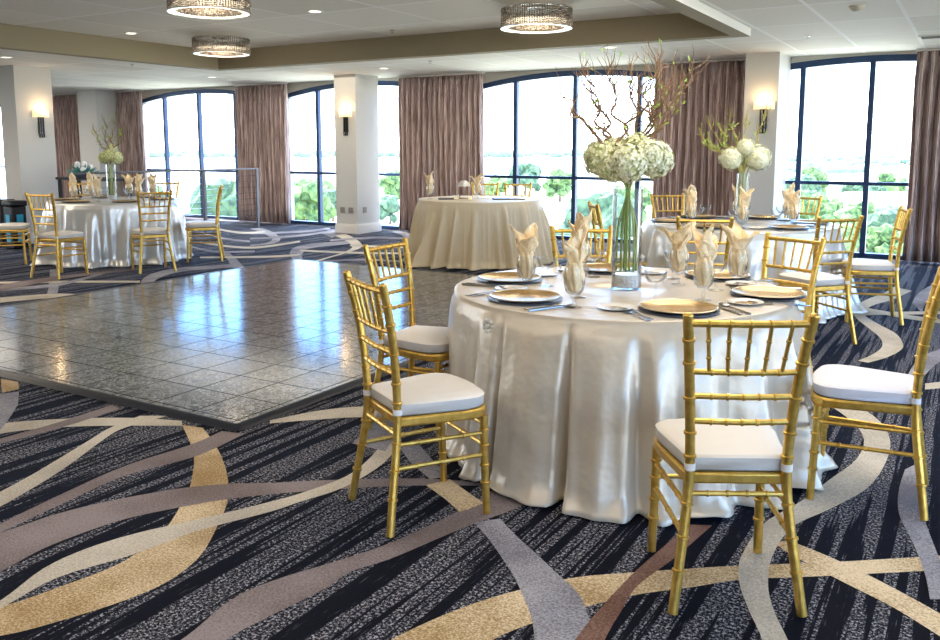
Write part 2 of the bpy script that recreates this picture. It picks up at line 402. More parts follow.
def glazed(name, wname, along, a0, a1, fixed, t):
    wb = MB(); fb = MB(); gb = MB(); L = a1 - a0; nwin = max(1, int(round(L / 4.2))); st = L / nwin
    def bx(mb, p0, p1, q0, q1, z0, z1):
        if along == 'v': mb.box(q0, q1, p0, p1, z0, z1)
        else: mb.box(p0, p1, q0, q1, z0, z1)
    q0, q1 = (fixed, fixed + t)
    bx(wb, a0, a1, q0, q1, -.2, 0.0); bx(wb, a0, a1, q0, q1, 2.6, CEIL + .3)
    for k in range(nwin + 1):
        p = a0 + st * k; bx(wb, p - .2, p + .2, q0, q1, 0, 2.6)
    for k in range(nwin):
        p = a0 + st * k; b0, b1 = p + .2, p + st - .2
        for j in range(5):
            x = b0 + (b1 - b0) * j / 4; bx(fb, x - .04, x + .04, q0 + .08, q0 + .16, 0, 2.6)
        bx(fb, b0, b1, q0 + .08, q0 + .16, .96, 1.02)
        bx(gb, b0, b1, q0 + .11, q0 + .12, .02, 2.58)
        if fixed > 0: portal(fixed + .2, (b0 + b1) / 2, 1.3, b1 - b0, 2.6, -A - pi / 2)
        elif along == 'v': portal(fixed - .02, (b0 + b1) / 2, 1.3, b1 - b0, 2.6, -A + pi / 2)
        elif False: portal((b0 + b1) / 2, fixed - .02, 1.3, b1 - b0, 2.6, pi - A)
    roomobj(wb, wname, M_wall, smooth=False); fr = roomobj(fb, name, M_frame, smooth=False)
    gb.build('window_pane', M_pane, parent=fr, smooth=False)
glazed('window_6', 'wall_right', 'v', -7, WALLV, 5.0, .25)
glazed('window_7', 'wall_left', 'v', -7, WALLV, -30.2, .2)  # unseen glazing added to brighten the far left of the room
wf = MB(); wf.box(-30, 5.25, -7.2, -7, -.2, CEIL + .3); roomobj(wf, 'wall_front', M_wall, smooth=False)
# ---------------------------------------------------------------- ceiling with recess, ring beam
def ceiling_mat(name, su, sv, off=(0, 0)):
    m = mat(name, (.8, .8, .78), .75)
    t = nd(m, 'ShaderNodeTexCoord'); s = nd(m, 'ShaderNodeSeparateXYZ'); lk(m, t.outputs['Object'], s.inputs[0])
    def line(o, step, of):
        x = math_n(m, 'DIVIDE', math_n(m, 'ADD', o, of), step); fr = math_n(m, 'FRACT', x)
        d = math_n(m, 'MULTIPLY', math_n(m, 'MINIMUM', fr, math_n(m, 'SUBTRACT', 1.0, fr)), step)
        return math_n(m, 'LESS_THAN', d, .017), math_n(m, 'FLOOR', x)
    a, fa = line(s.outputs[0], su, off[0]); b, fb = line(s.outputs[1], sv, off[1]); g = math_n(m, 'MAXIMUM', a, b)
    wn_ = nd(m, 'ShaderNodeTexWhiteNoise', noise_dimensions='2D'); cb = nd(m, 'ShaderNodeCombineXYZ'); lk(m, fa, cb.inputs[0]); lk(m, fb, cb.inputs[1]); lk(m, cb.outputs[0], wn_.inputs['Vector'])
    c = mixc(m, wn_.outputs['Value'], (.76, .73, .68), (.89, .86, .81))
    setc(m, mixc(m, g, c, (.97, .96, .95))); bump(m, noise_tex(m, t.outputs['Object'], 120, 2), .15, .003)
    return m
M_c1 = ceiling_mat('ceiling_tile_low', .70, 1.22, (2.08, -9.22)); M_c2 = ceiling_mat('ceiling_tile_high', 1.15, 1.15, (6.5, -8.3))
RU0, RU1, RV0, RV1 = -9.75, -2.3, 2.6, 9.1     # recess over the dance floor
cl = MB()
cl.box(-30, RU0 - .17, -7, WALLV, CEIL, CEIL + .3); cl.box(RU1 + .17, 5, -7, WALLV, CEIL, CEIL + .3)
cl.box(RU0 - .17, RU1 + .17, -7, RV0 - .17, CEIL, CEIL + .3); cl.box(RU0 - .17, RU1 + .17, RV1 + .17, WALLV, CEIL, CEIL + .3)
cl.box(RU0, RU1, RV0, RV1, UPCEIL, UPCEIL + .1, 1)
roomobj(cl, 'ceiling', [M_c1, M_c2], smooth=False)
bm_ = MB(); zb = 2.61
bm_.box(RU0 - .17, RU1 + .17, RV1, RV1 + .17, zb, CEIL + .3); bm_.box(RU0 - .17, RU1 + .17, RV0 - .17, RV0, zb, CEIL + .3)
bm_.box(RU0 - .17, RU0, RV0, RV1, zb, CEIL + .3); bm_.box(RU1, RU1 + .17, RV0, RV1, zb, CEIL + .3)
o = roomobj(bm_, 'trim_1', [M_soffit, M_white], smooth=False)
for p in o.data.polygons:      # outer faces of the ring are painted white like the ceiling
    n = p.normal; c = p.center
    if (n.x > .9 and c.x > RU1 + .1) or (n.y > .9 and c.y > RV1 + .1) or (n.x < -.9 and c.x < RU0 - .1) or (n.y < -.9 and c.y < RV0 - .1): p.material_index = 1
# ---------------------------------------------------------------- pillars
def pillar(n, u0, u1, v0, v1):
    p = MB(); p.box(u0, u1, v0, v1, 0, CEIL)
    pp = roomobj(p, 'wall_pillar_%d' % n, M_pillar, smooth=False)
    b = MB(); e = .02
    b.box(u0 - e, u1 + e, v0 - e, v1 + e, 0, .14); b.box(u0 - e * .6, u1 + e * .6, v0 - e * .6, v1 + e * .6, .14, .165)
    roomobj(b, 'baseboard_pillar_%d' % n, M_white, smooth=False)
pillar(1, -12.87, -12.47, 7.62, 8.22)
pillar(2, -16.95, -16.3, 11.75, WALLV)
pillar(3, -9.52, -9.06, 11.45, 12.08)
pillar(4, -2.73, -2.30, 11.65, WALLV)
# ---------------------------------------------------------------- curtains
M_curt = mat('curtain_weave', (.30, .22, .20), .8)
cv = coords(M_curt, (1, 1, 1))
k1 = noise_tex(M_curt, coords(M_curt, (75, 75, 1.6)), 1, 3, .7)
setc(M_curt, ramp(M_curt, k1, [(.36, (.13, .085, .08)), (.49, (.40, .285, .265)), (.64, (.74, .60, .56))])); bump(M_curt, k1, .3, .01)
def curtain(u0, u1, v, label, seed, z1=2.66):
    r = random.Random(seed); W = u1 - u0; nf = max(4, int(W / .105)); N = nf * 8
    ph = [r.uniform(-.5, .5) for _ in range(nf + 2)]; am = [r.uniform(.6, 1.15) for _ in range(nf + 2)]
    rows = []
    zs = [.02, .3, .8, 1.3, 1.8, 2.3, 2.52, 2.58, z1]
    for z in zs:
        row = []
        top = max(0, (z - 2.3) / .36)
        for j in range(N + 1):
            t = j / N * nf; k = int(t); f = t - k
            a = am[k] * (1 - f) + am[k + 1] * f; p = ph[k] * (1 - f) + ph[k + 1] * f
            amp = .068 * a * (1 - .45 * top)
            spread = 1 + .03 * (1 - z / 2.6)
            uu = (u0 + u1) / 2 + (j / N - .5) * W * spread + .012 * sin(z * 2 + k) * (1 - top)
            row.append((uu, v + amp * sin(2 * pi * t + p * (1 - .6 * top)) + .02 * sin(z * 1.3 + k * .9), z))
        rows.append(row)
    m = MB(); m.grid(rows)
    root = empty('curtain', (*XY((u0 + u1) / 2, v), 0), -A)
    o = m.build('drape', M_curt, parent=root, solid=.006, angle=80)
    o.location = (-(u0 + u1) / 2, -v, 0)
    h = MB(); h.box(u0 - .02, u1 + .02, v - .015, v + .03, z1 + .003, z1 + .028)
    t = h.build('curtain_rail', M_white, parent=root); t.location = (-(u0 + u1) / 2, -v, 0)
    tag(root, label, 'curtain')
cvv = WALLV - .17
curtain(-19.2, -17.6, cvv, 'taupe pleated curtain at far left, right of the leftmost pillar', 1)
curtain(-16.28, -15.42, cvv, 'narrow taupe curtain between the pale pier and the far left arched window', 2)
curtain(-12.66, -11.32, cvv, 'taupe curtain behind the end post of the cable railing', 3)
curtain(-8.72, -7.05, cvv, 'wide taupe curtain behind the cream draped table', 4)
curtain(-4.14, -2.74, cvv, 'taupe curtain behind the tall branch centrepiece, left of the right hand sconce', 5)
curtain(-.76, .9, cvv, 'taupe curtain at the right edge, beside the rightmost window', 6)
# ---------------------------------------------------------------- sconces
M_shade = mat('sconce_shade', (.9, .78, .55), .6, 0, Emission_Color=(1, .72, .38, 1), Emission_Strength=.75)
def make_sconce():
    r = empty('wall_sconce')
    m = MB(); n = 14
    rows = [[(.155 * cos(pi * k / n), -.10 * sin(pi * k / n) - .004, z) for k in range(n + 1)] for z in (0, .125)]
    m.grid(rows); m.build('lamp_shade', M_shade, parent=r, solid=.004)
    b = MB(); b.box(-.05, -.036, -.03, -.016, -.36, .02); b.box(.036, .05, -.03, -.016, -.36, .02); b.box(-.012, .012, -.03, -.016, -.36, .02)
    b.box(-.05, .05, -.03, -.012, -.37, -.355); b.box(-.05, .05, -.035, -.012, -.01, .01); b.build('bracket', M_black, parent=r, smooth=False)
    p = MB(); p.box(-.06, .06, -.012, 0, -.3, .02); p.build('back_plate', M_steel, parent=r, smooth=False)
    q = MB(); q.blob((0, -.05, .08), .028, 2, 0); q.build('bulb', mat('bulb', (1, .9, .7), .5, 0, Emission_Color=(1, .8, .5, 1), Emission_Strength=6), parent=r)
    tag(r, 'x', 'wall lamp', 'wall sconces on the pillars'); return r
S = make_sconce()
def sconce(u, v, side, z, label):
    x, y = XY(u, v); rz = -A + (pi / 2 if side == 'u' else 0)
    place(S, (x, y, z + .03), rz, label, scale=.84)
    dx, dy = (.05, 0) if side == 'u' else (0, -.05)
    X, Y = XY(u + dx * 2.6, v + dy * 2.6)
    lamp('sconce_lamp', 'POINT', (X, Y, z + .17), 2.4, (1, .66, .34), .03)
sconce(-12.47, 8.0, 'u', 1.90, 'lit wall sconce on the leftmost pillar')
sconce(-9.27, 11.45, 'v', 1.95, 'lit wall sconce on the pillar standing before the middle left window')
sconce(-2.47, 11.65, 'v', 1.93, 'lit wall sconce on the right pillar, behind the smaller centrepiece')
# outlets on middle pillar
op = MB().box(-.05, .05, -.008, 0, -.05, .05).box(-.02, .02, -.011, -.008, .008, .032).box(-.02, .02, -.011, -.008, -.032, -.008)
o = op.build('outlet_plate', mat('outlet_plate', (.28, .27, .24), .4), smooth=False); tag(o, 'x', 'wall outlet', 'outlet plates on the middle pillar')
for k, (u, v, rz, l) in enumerate(((-9.38, 11.45, 0, 'left'), (-9.2, 11.45, 0, 'centre'), (-9.06, 11.65, 1, 'right'))):
    x, y = XY(u, v); place(o, (x, y, .4), -A + rz * pi / 2, 'small outlet plate low on the middle pillar, %s one of three' % l)
# ---------------------------------------------------------------- dance floor
M_dance = mat('dance_tile', (.1, .1, .1), .18, 0, Specular_IOR_Level=.4, Specular_Tint=(.50, .76, 1, 1))
m = M_dance; t = nd(m, 'ShaderNodeTexCoord'); s = nd(m, 'ShaderNodeSeparateXYZ'); lk(m, t.outputs['Object'], s.inputs[0])
def gl(o, step, of, wd):
    x = math_n(m, 'DIVIDE', math_n(m, 'ADD', o, of), step); fr = math_n(m, 'FRACT', x)
    d = math_n(m, 'MULTIPLY', math_n(m, 'MINIMUM', fr, math_n(m, 'SUBTRACT', 1.0, fr)), step); return math_n(m, 'LESS_THAN', d, wd), math_n(m, 'FLOOR', x)
a, fa = gl(s.outputs[0], .325, 3.3, .0042); b, fb = gl(s.outputs[1], .325, -3.12, .0042); g = math_n(m, 'MAXIMUM', a, b)
n1 = noise_tex(m, t.outputs['Object'], 19, 4, .7); wv = noise_tex(m, t.outputs['Object'], 75, 3, .7)
wn_ = nd(m, 'ShaderNodeTexWhiteNoise', noise_dimensions='2D'); cb = nd(m, 'ShaderNodeCombineXYZ'); lk(m, fa, cb.inputs[0]); lk(m, fb, cb.inputs[1]); lk(m, cb.outputs[0], wn_.inputs['Vector'])
vein = ramp(m, n1, [(.44, (.03, .03, .033)), (.475, (.05, .048, .05)), (.50, (.75, .74, .73)), (.528, (.06, .056, .056)), (.60, (.09, .085, .085))])
c_ = mixc(m, math_n(m, 'MULTIPLY', wn_.outputs['Value'], .3), vein, (.15, .145, .145))
setc(m, mixc(m, g, c_, (.015, .015, .015)))
bump(m, math_n(m, 'SUBTRACT', math_n(m, 'ADD', math_n(m, 'MULTIPLY', n1, .6), math_n(m, 'MULTIPLY', wv, .3)), g), .09, .004)
lk(m, ramp(m, wv, [(.35, (.09, .09, .09)), (.7, (.2, .2, .2))]), bsdf(m).inputs['Roughness'])
lk(m, math_n(m, 'MULTIPLY', math_n(m, 'SUBTRACT', 1.0, g), .55), bsdf(m).inputs['Specular IOR Level'])
DU0, DU1, DV0, DV1 = -7.62, -3.2, 3.02, 8.3
root = empty('dance_floor', (*XY((DU0 + DU1) / 2, (DV0 + DV1) / 2), 0), -A)
d = MB(); d.box(DU0 + .055, DU1 - .055, DV0 + .055, DV1 - .055, .002, .026); o = d.build('floor_panels', M_dance, parent=root, smooth=False); o.location = (-(DU0 + DU1) / 2, -(DV0 + DV1) / 2, 0)
d = MB(); rr = .06
def rect(u0, u1, v0, v1, z, r=.05):
    out = []
    for cx, cy, a0 in ((u1 - r, v1 - r, 0), (u0 + r, v1 - r, 90), (u0 + r, v0 + r, 180), (u1 - r, v0 + r, 270)):
        for k in range(5): a = radians(a0 + 22.5 * k); out.append((cx + r * cos(a), cy + r * sin(a), z))
    return out
E_ = .055
d.grid([rect(DU0 + E_, DU1 - E_, DV0 + E_, DV1 - E_, .0045, .005), rect(DU0 + E_, DU1 - E_, DV0 + E_, DV1 - E_, .029, .005), rect(DU0 + .035, DU1 - .035, DV0 + .035, DV1 - .035, .029, .03),
        rect(DU0 + .01, DU1 - .01, DV0 + .01, DV1 - .01, .014, .05), rect(DU0, DU1, DV0, DV1, .0045, .06)], close=True)
o = d.build('edge_trim', mat('edge_trim', (.022, .025, .034), .32, .2), parent=root); o.location = (-(DU0 + DU1) / 2, -(DV0 + DV1) / 2, 0)
o['label'] = 'dark rounded edge strip'
tag(root, 'glossy dark tiled portable dance floor laid on the carpet', 'dance floor')
# ---------------------------------------------------------------- chairs
def ringed(pts, r, rings, n=10, k=1.28, hw=.006):
    """smooth tube through pts with bamboo style rings at the given heights (z) or fractions"""
    P = smooth3(pts, 18); L = [0]
    for i in range(1, len(P)): L.append(L[-1] + (P[i] - P[i - 1]).length)
    T = L[-1]; cuts = sorted(set([0, T] + L + [x for f in rings for x in (f * T - hw, f * T - hw * .6, f * T, f * T + hw * .6, f * T + hw)]))
    cuts = [c for c in cuts if 0 <= c <= T]; out = []; rad = []
    for c in cuts:
        i = max(0, min(len(L) - 2, next((j for j in range(len(L) - 1) if L[j + 1] >= c), len(L) - 2)))
        f = (c - L[i]) / max(1e-9, L[i + 1] - L[i]); out.append(P[i].lerp(P[i + 1], f))
        near = min([abs(c - q * T) for q in rings] or [9]); rad.append(r * (k if near < hw * .7 else 1.0))
    return out, rad
def smooth3(pts, n):
    pts = [Vector(p) for p in pts]
    if len(pts) == 2: return [pts[0].lerp(pts[1], i / 4) for i in range(5)]
    P = [pts[0]] + pts + [pts[-1]]; seg = len(pts) - 1; out = []
    for i in range(n + 1):
        t = i / n * seg; k = min(int(t), seg - 1); f = t - k; a, b, c, d = P[k:k + 4]
        out.append(.5 * (2 * b + (c - a) * f + (2 * a - 5 * b + 4 * c - d) * f * f + (3 * b - a - 3 * c + d) * f ** 3))
    return out
POST = [(.202, -.225, 0), (.183, -.205, .14), (.160, -.178, .32), (.151, -.168, .46), (.158, -.178, .64), (.171, -.20, .80), (.187, -.235, .955)]
def post_at(z):
    P = smooth3(POST, 60)
    for i in range(len(P) - 1):
        if P[i + 1].z >= z: f = (z - P[i].z) / (P[i + 1].z - P[i].z); return P[i].lerp(P[i + 1], f)
    return P[-1]
def seat_outline(e=0.0, n=8):
    pts = []
    fw, bw, yf, yb = .207 + e, .160 + e, .222 + e, -.165 - e; r = .085
    # front edge bowed
    pts += [(-bw, yb), (bw, yb)]
    pts += [(fw - .002, yf - r - .03)]
    for k in range(1, 6):
        a = pi / 2 * k / 6; pts.append((fw - r + r * cos(a), yf - r + r * sin(a)))
    for k in range(0, 7):
        x = (fw - r) * (1 - 2 * k / 6); pts.append((x, yf + .012 * (1 - (x / (fw - r)) ** 2)))
    for k in range(1, 6):
        a = pi / 2 + pi / 2 * k / 6; pts.append((-fw + r + r * cos(a), yf - r + r * sin(a)))
    pts += [(-fw + .002, yf - r - .03)]
    return pts
def make_chair(cm=None):
    cm = cm or M_cush
    c = empty('chiavari_chair')
    for s in (-1, 1):
        p, r = ringed([(x * s, y, z) for x, y, z in POST], .0162, [.14, .25, .36, .52, .60, .72, .84, .92], 10)
        m = MB(); m.tube(p, r, 10); m.blob((.187 * s, -.235, .957), .0165, 2, 0, sq=(1, 1, .7)); m.build('back_post', M_gold, parent=c)
        m = MB(); p, r = ringed([(.192 * s, .200, 0), (.188 * s, .192, .2), (.186 * s, .188, .405)], .0160, [.32, .5, .7, .86]); m.tube(p, r, 10); m.build('leg', M_gold, parent=c)
    m = MB(); m.prism(seat_outline(), .402, .440); m.build('seat_frame', M_gold, parent=c, bevel=.008)
    # cushion
    rows = []
    for e, z in ((-.03, .441), (-.014, .442), (-.007, .450), (-.006, .482), (-.004, .487), (-.010, .493), (-.020, .496), (-.06, .504)):
        rows.append([(x, y, z) for x, y in seat_outline(e)])
    m = MB(); m.grid(rows, close=True); b = rows[-1]; nb = len(b)
    inner = [(x * .5, (y - .02) * .5 + .02, .511) for x, y, z in b]
    m.grid([b, inner], close=True); m.add(inner, [tuple(range(nb))]); m.add(rows[0], [tuple(range(nb))[::-1]])
    cu = m.build('seat_cushion', cm, parent=c, angle=60); cu['label'] = 'white padded seat cushion'
    for s in (-1, 1):
        q = post_at(.462); m = MB(); m.tube([(q.x * s, q.y, .452), (q.x * s, q.y, .474)], .0185, 10)
        m.tube([(q.x * s * .96, q.y + .015, .463), (q.x * s * .8, q.y + .04, .465)], .008, 6); m.build('cushion_tie', cm, parent=cu)
    def rail(name, a, b, r, rings, bow=0):
        a = Vector(a); b = Vector(b); mid = (a + b) / 2 + Vector((0, -bow, 0)); p, rr = ringed([a, mid, b], r, rings, k=1.3, hw=.005)
        m = MB(); m.tube(p, rr, 8); return m.build(name, M_gold, parent=c)
    for z, r in ((.933, .0115), (.775, .0095), (.695, .0095), (.612, .0095)):
        q = post_at(z); rail('back_rail', (-q.x, q.y, z), (q.x, q.y, z), r, [.2, .35, .5, .65, .8] if z < .9 else [.17, .34, .5, .66, .83], .012)
    q0 = post_at(.775); q1 = post_at(.933)
    for k in range(5):
        f = (k + 1) / 6 * 2 - 1; bo = .012 * (1 - f * f)
        p, rr = ringed([(f * q0.x * .98, q0.y - bo, .775), (f * q1.x * 1.02, q1.y - bo, .933)], .0065, [.3, .65], k=1.35, hw=.005); m = MB(); m.tube(p, rr, 8); m.build('spindle', M_gold, parent=c)
    for z in (.335, .245):
        for s in (-1, 1):
            q = post_at(z); rail('stretcher', (q.x * s, q.y, z), (.187 * s, .192, z), .009, [.25, .5, .75])
    q = post_at(.375); rail('stretcher', (-q.x, q.y, .375), (q.x, q.y, .375), .009, [.2, .4, .6, .8])
    for z in (.37, .285): rail('stretcher', (-.187, .192, z), (.187, .192, z), .009, [.25, .5, .75])
    tag(c, 'x', 'chair'); return c
CH = make_chair()
def chair(x, y, fx, fy, label, group, proto=None):
    return place(proto or CH, (x, y, 0.004), atan2(fy, fx) - pi / 2, label, group)
g1 = 'gold chairs at the foreground table'; g2 = 'gold chairs at the table behind on the right'; g3 = 'gold chairs at the far left table'; g4 = 'gold chairs behind the cream draped table'
chair(.848, 2.735, .03, 1, 'gold bamboo style chair nearest the camera, seen from behind at the foreground table', g1)
chair(-.20, 3.335, .878, .478, 'gold chair with full side view of its white seat, left front of the foreground table', g1)
chair(-.239, 4.37, .88, -.47, 'gold chair left of the foreground table, partly hidden behind the nearer left chair', g1)
CHW = make_chair(M_cush_w)
chair(1.69, 3.48, -.88, .47, 'gold chair with bright white fabric seat cut by the right edge of the photo', g1, CHW)
chair(1.65, 4.69, -.85, -.527, 'gold chair at the right back of the foreground table, its upper back rising over it', g1)
chair(.71, 5.15, 0, -1, 'gold chair on the far side of the foreground table, seen between napkin and tall vase', g1)
chair(2.62, 6.38, -.3, .95, 'gold chair seen from behind, near right of the second table, before the right window', g2)
chair(1.76, 6.33, .3, .95, 'gold chair seen from behind through the napkins, at the near left of the second table', g2)
chair(2.2, 9.05, .2, -.98, 'gold chair behind the second table, before the taupe curtain', g2)
chair(3.33, 8.75, -.7, -.71, 'gold chair behind the second table, before the right window', g2)
chair(3.42, 7.17, -.958, .285, 'gold chair in side view at the right end of the second table', g2)
chair(1.35, 7.7, 1, .05, 'gold chair in side view at the left of the second table, left of the vase', g2)
chair(-4.70, 9.66, .35, .94, 'gold chair with its back to us at the left front of the far left table', g3)
chair(-3.8, 10.1, -.55, .83, 'gold chair with its back to us at the right front of the far left table', g3)
chair(-3.47, 11.05, -.97, -.22, 'gold chair in side view right of the far left table, before the railing', g3)
chair(-4.53, 12.45, -.05, -1, 'gold chair behind the far left table, before the left arched window', g3)
chair(-5.85, 10.75, .95, .3, 'gold chair cut by the left edge of the photo', g3)
chair(-5.55, 12.3, .5, -.85, 'gold chair behind the far left table, beside the leftmost pillar', g3)
chair(.22, 12.1, 0, -1, 'left one of the two gold chair backs rising behind the cream draped table', g4)
chair(.66, 12.0, -.12, -.99, 'right one of the two gold chair backs rising behind the cream draped table', g4)
# ---------------------------------------------------------------- tables and cloths
def make_table(x, y, top, R, label, leglabel=None):
    r = empty('round_table', (x, y, 0))
    m = MB(); m.lathe([(0, top - .03), (R - .02, top - .03), (R - .012, top - .02), (R - .012, top - .012), (R - .02, top - .004), (0, top - .004)], 48, cap=False); m.build('tabletop', M_wood, parent=r)
    for k in range(4):
        a = pi / 4 + k * pi / 2; m = MB(); m.tube([(.5 * cos(a), .5 * sin(a), top - .03), (.56 * cos(a), .56 * sin(a), .004)], .016, 8); m.build('leg', M_black, parent=r)
    tag(r, label, 'table'); return r
def cloth(x, y, top, R, label, m_, seed, nf=11, flare=.16, fold=.07, group=None, lift=.006, prof=None, extra=()):
    r = random.Random(seed)
    # soft cones of cloth at uneven angles, growing towards the floor, with flat or hollow stretches between
    rid = []; a = 0
    step = 2 * pi / nf
    for k in range(nf):
        rid.append((k * step + r.uniform(-.33, .33) * step, step * r.uniform(.20, .42), fold * r.uniform(.6, 1.5), r.uniform(-.10, .10) * step * 3, r.uniform(0, .35)))
    N = 432; rows = []
    for rr in (.002, .3, .6, .8, .93, .98): rows.append([(R * rr * cos(2 * pi * k / N), R * rr * sin(2 * pi * k / N), top) for k in range(N)])
    for i in range(0, 31):
        s = i / 30; row = []
        for k in range(N):
            a = 2 * pi * k / N; w1 = -fold * .45 * s
            for (c, wd, am, dr, s0) in rid:
                if s <= s0 * .5: continue
                q = (a - c - dr * s + pi) % (2 * pi) - pi; ss = (s - s0 * .5) / (1 - s0 * .5)
                ww = wd * (.55 + .45 * s); w1 += am * 1.9 * ss ** .75 * math.exp(-(q / ww) ** 2 * 1.6) * (1 + .25 * sin(q / ww * 3 + c))
            w1 += .006 * s * sin(a * nf * 3.3 + seed)
            fl_ = flare
            if prof:
                d = math.degrees(a)
                for (a0, r0), (a1, r1) in zip(prof, prof[1:]):
                    if a0 <= d <= a1: f = (d - a0) / (a1 - a0); f = f * .6 + .4 * f * f * (3 - 2 * f); fl_ = r0 + (r1 - r0) * f - R
            for (c, wd, am, dr, s0) in extra:
                q = (a - radians(c + dr * s) + pi) % (2 * pi) - pi; w1 += 1.25 * am * min(1, max(0, s - s0) * 2.6) * math.exp(-(abs(q) / radians(wd)) ** 1.6)
            rad = R + .010 * min(1, s * 8) + fl_ * s ** (.8 if prof else 1.1) + w1
            z = top * (1 - s)
            p = Vector((cos(a) * 2.2, sin(a) * 2.2, z * 2.2 + seed)); rad += .035 * s * noise.noise(p) + .012 * s * noise.noise(p * 3.1)
            if s > .9: rad += .035 * (s - .9) / .1 * (1 + noise.noise(Vector((cos(a) * 6, sin(a) * 6, seed))))
            if s < .04: rad = R * .996
            hem = lift + .05 * max(0, noise.noise(Vector((cos(a) * 3, sin(a) * 3, seed + 9.))))
            row.append((rad * cos(a), rad * sin(a), max(z, hem)))
        rows.append(row)
    m = MB(); m.grid(rows, close=True)
    o = m.build('tablecloth', m_, loc=(x, y, .0035), angle=180, solid=.003)
    return tag(o, label, 'tablecloth', group)
T1 = (.745, 4.19); T1Z = .76; T2 = (2.52, 7.92); T3 = (-4.66, 11.15); T4 = (.12, 11.05)
make_table(*T1, T1Z, .815, 'round banquet table in the foreground under a pale satin cloth')
cloth(*T1, T1Z, .825, 'champagne satin cloth draped to the floor over the foreground round table', M_satin, 3, nf=14, flare=.13, fold=.006,
      prof=[(0, .95), (8, .92), (20, .99), (34, .93), (50, .98), (66, .93), (80, .97), (96, .92), (112, .96), (128, .90), (142, .93), (158, .86), (172, .90), (184, .845), (196, .87), (205, .84), (212.5, .85), (215.5, .93), (221.5, .95), (224, .82), (226, .93), (237, .975), (244.5, .96), (246.5, .83), (248.5, .985), (256, 1.02), (262, 1.0), (265.5, .90), (269.5, 1.02), (275, .95), (284, 1.01), (292, .90), (300, 1.01), (309, .90), (317, 1.01), (326, .93), (334, .98), (344, .92), (352, .96), (360, .95)])
kn = MB()
for k in range(9):
    a = 2 * pi * k / 9; kn.blob((.018 * cos(a), -.004, .018 * sin(a)), 1, 1, .2, sq=(.010, .006, .010))
kn.blob((0, -.006, 0), 1, 1, .1, sq=(.010, .008, .010))
for k, (dx, dz) in enumerate(((.0, -.04), (-.012, -.035), (.014, -.034))): kn.tube([(0, 0, 0), (dx * .6, -.002, dz * .6), (dx, 0, dz)], .004, 5)
an = radians(219); o = kn.build('jewelled_brooch', mat('brooch_pearl', (.72, .70, .64), .25, .3), loc=(T1[0] + .85 * cos(an), T1[1] + .85 * sin(an), .685), rz=an + pi / 2); o.scale = (1.5, 1.2, 1.5); tag(o, 'small silver flower brooch pinned to the satin cloth near the left chair', 'brooch')
make_table(*T2, .76, .86, 'round banquet table behind the foreground one, by the right window')
cloth(*T2, .76, .87, 'silvery satin cloth on the second round table, by the right window', M_satin_b, 5, nf=18, flare=.06, fold=.06)
make_table(*T3, .78, .80, 'round banquet table at far left beyond the dance floor')
cloth(*T3, .78, .81, 'shiny ivory satin cloth on the far left round table', M_satin_b, 8, nf=17, flare=.02, fold=.075)
make_table(*T4, .80, .78, 'round table beyond the dance floor under a cream cloth')
cloth(*T4, .80, .79, 'matte cream cloth falling in deep pleats over the far middle table', M_cream, 11, nf=27, flare=.09, fold=.075)
M_book = mat('dark_folder', (.03, .03, .04), .4)
# ---------------------------------------------------------------- tableware prototypes
def make_charger():
    m = MB(); m.lathe([(0, .006), (.10, .006), (.115, .009), (.165, .019), (.172, .022), (.172, .019), (.115, .005), (0, .005)], 48, cap=False)
    r = empty('charger_plate'); a = m.build('plate_body', M_charger, parent=r)
    m = MB(); m.lathe([(.168, .0215), (.173, .0245), (.177, .0235), (.173, .0185), (.168, .0215)], 48, cap=False)
    b = m.build('beaded_rim', M_rim, parent=r); b['label'] = 'pale gold rim'
    m = MB(); m.lathe([(0, 0), (.150, 0), (.184, .008), (.184, .010), (.150, .003), (0, .002)], 40, cap=False); m.build('base_shade', M_chgrey, parent=r)  # dark blue disc stands in for the shadow below the charger
    return tag(r, 'x', 'plate')
def make_bread():
    m = MB(); m.lathe([(0, .0), (.045, 0), (.078, .010), (.080, .0125), (.076, .0125), (.046, .004), (0, .003)], 36, cap=False)
    r = empty('bread_plate'); m.build('plate_body', M_porc, parent=r)
    m = MB(); m.lathe([(.0, .0042), (.044, .0046), (.044, .0036), (0, .0034)], 30, cap=False); b = m.build('plate_well', M_charger, parent=r); b['label'] = 'gold coloured well'
    return tag(r, 'x', 'plate')
def make_fork():
    m = MB(); m.add([(-.004, -.10, .002), (.004, -.10, .002), (.003, .02, .005), (-.003, .02, .005), (-.004, -.10, .004), (.004, -.10, .004), (.003, .02, .007), (-.003, .02, .007)],
                    [(0, 1, 2, 3), (4, 7, 6, 5), (0, 4, 5, 1), (2, 6, 7, 3), (0, 3, 7, 4), (1, 5, 6, 2)])
    m.box(-.012, .012, .02, .045, .004, .006)
    for k in range(4): x = -.0105 + .007 * k; m.box(x - .0015, x + .0015, .045, .09, .004, .006)
    m.box(-.008, .008, -.115, -.06, .001, .0035)
    return tag(m.build('fork', M_silver, smooth=False), 'x', 'fork')
def make_knife():
    r = empty('dinner_knife'); m = MB(); m.box(-.006, .006, -.115, -.02, .001, .007); m.build('handle', M_silver, parent=r, bevel=.002)
    m = MB(); m.prism([(-.006, -.02), (.008, -.02), (.011, .05), (.006, .105), (-.002, .115), (-.006, .10)], .002, .004); m.build('blade', M_silver, parent=r, smooth=False)
    return tag(r, 'x', 'knife')
def make_spoon():
    r = empty('dinner_spoon'); m = MB(); m.tube([(0, -.11, .003), (0, -.03, .004), (0, .045, .005)], [.006, .0035, .003], 6); m.build('handle', M_silver, parent=r)
    m = MB(); m.blob((0, .07, .006), 1, 2, 0, sq=(.018, .03, .005)); m.build('bowl', M_silver, parent=r)
    return tag(r, 'x', 'spoon')
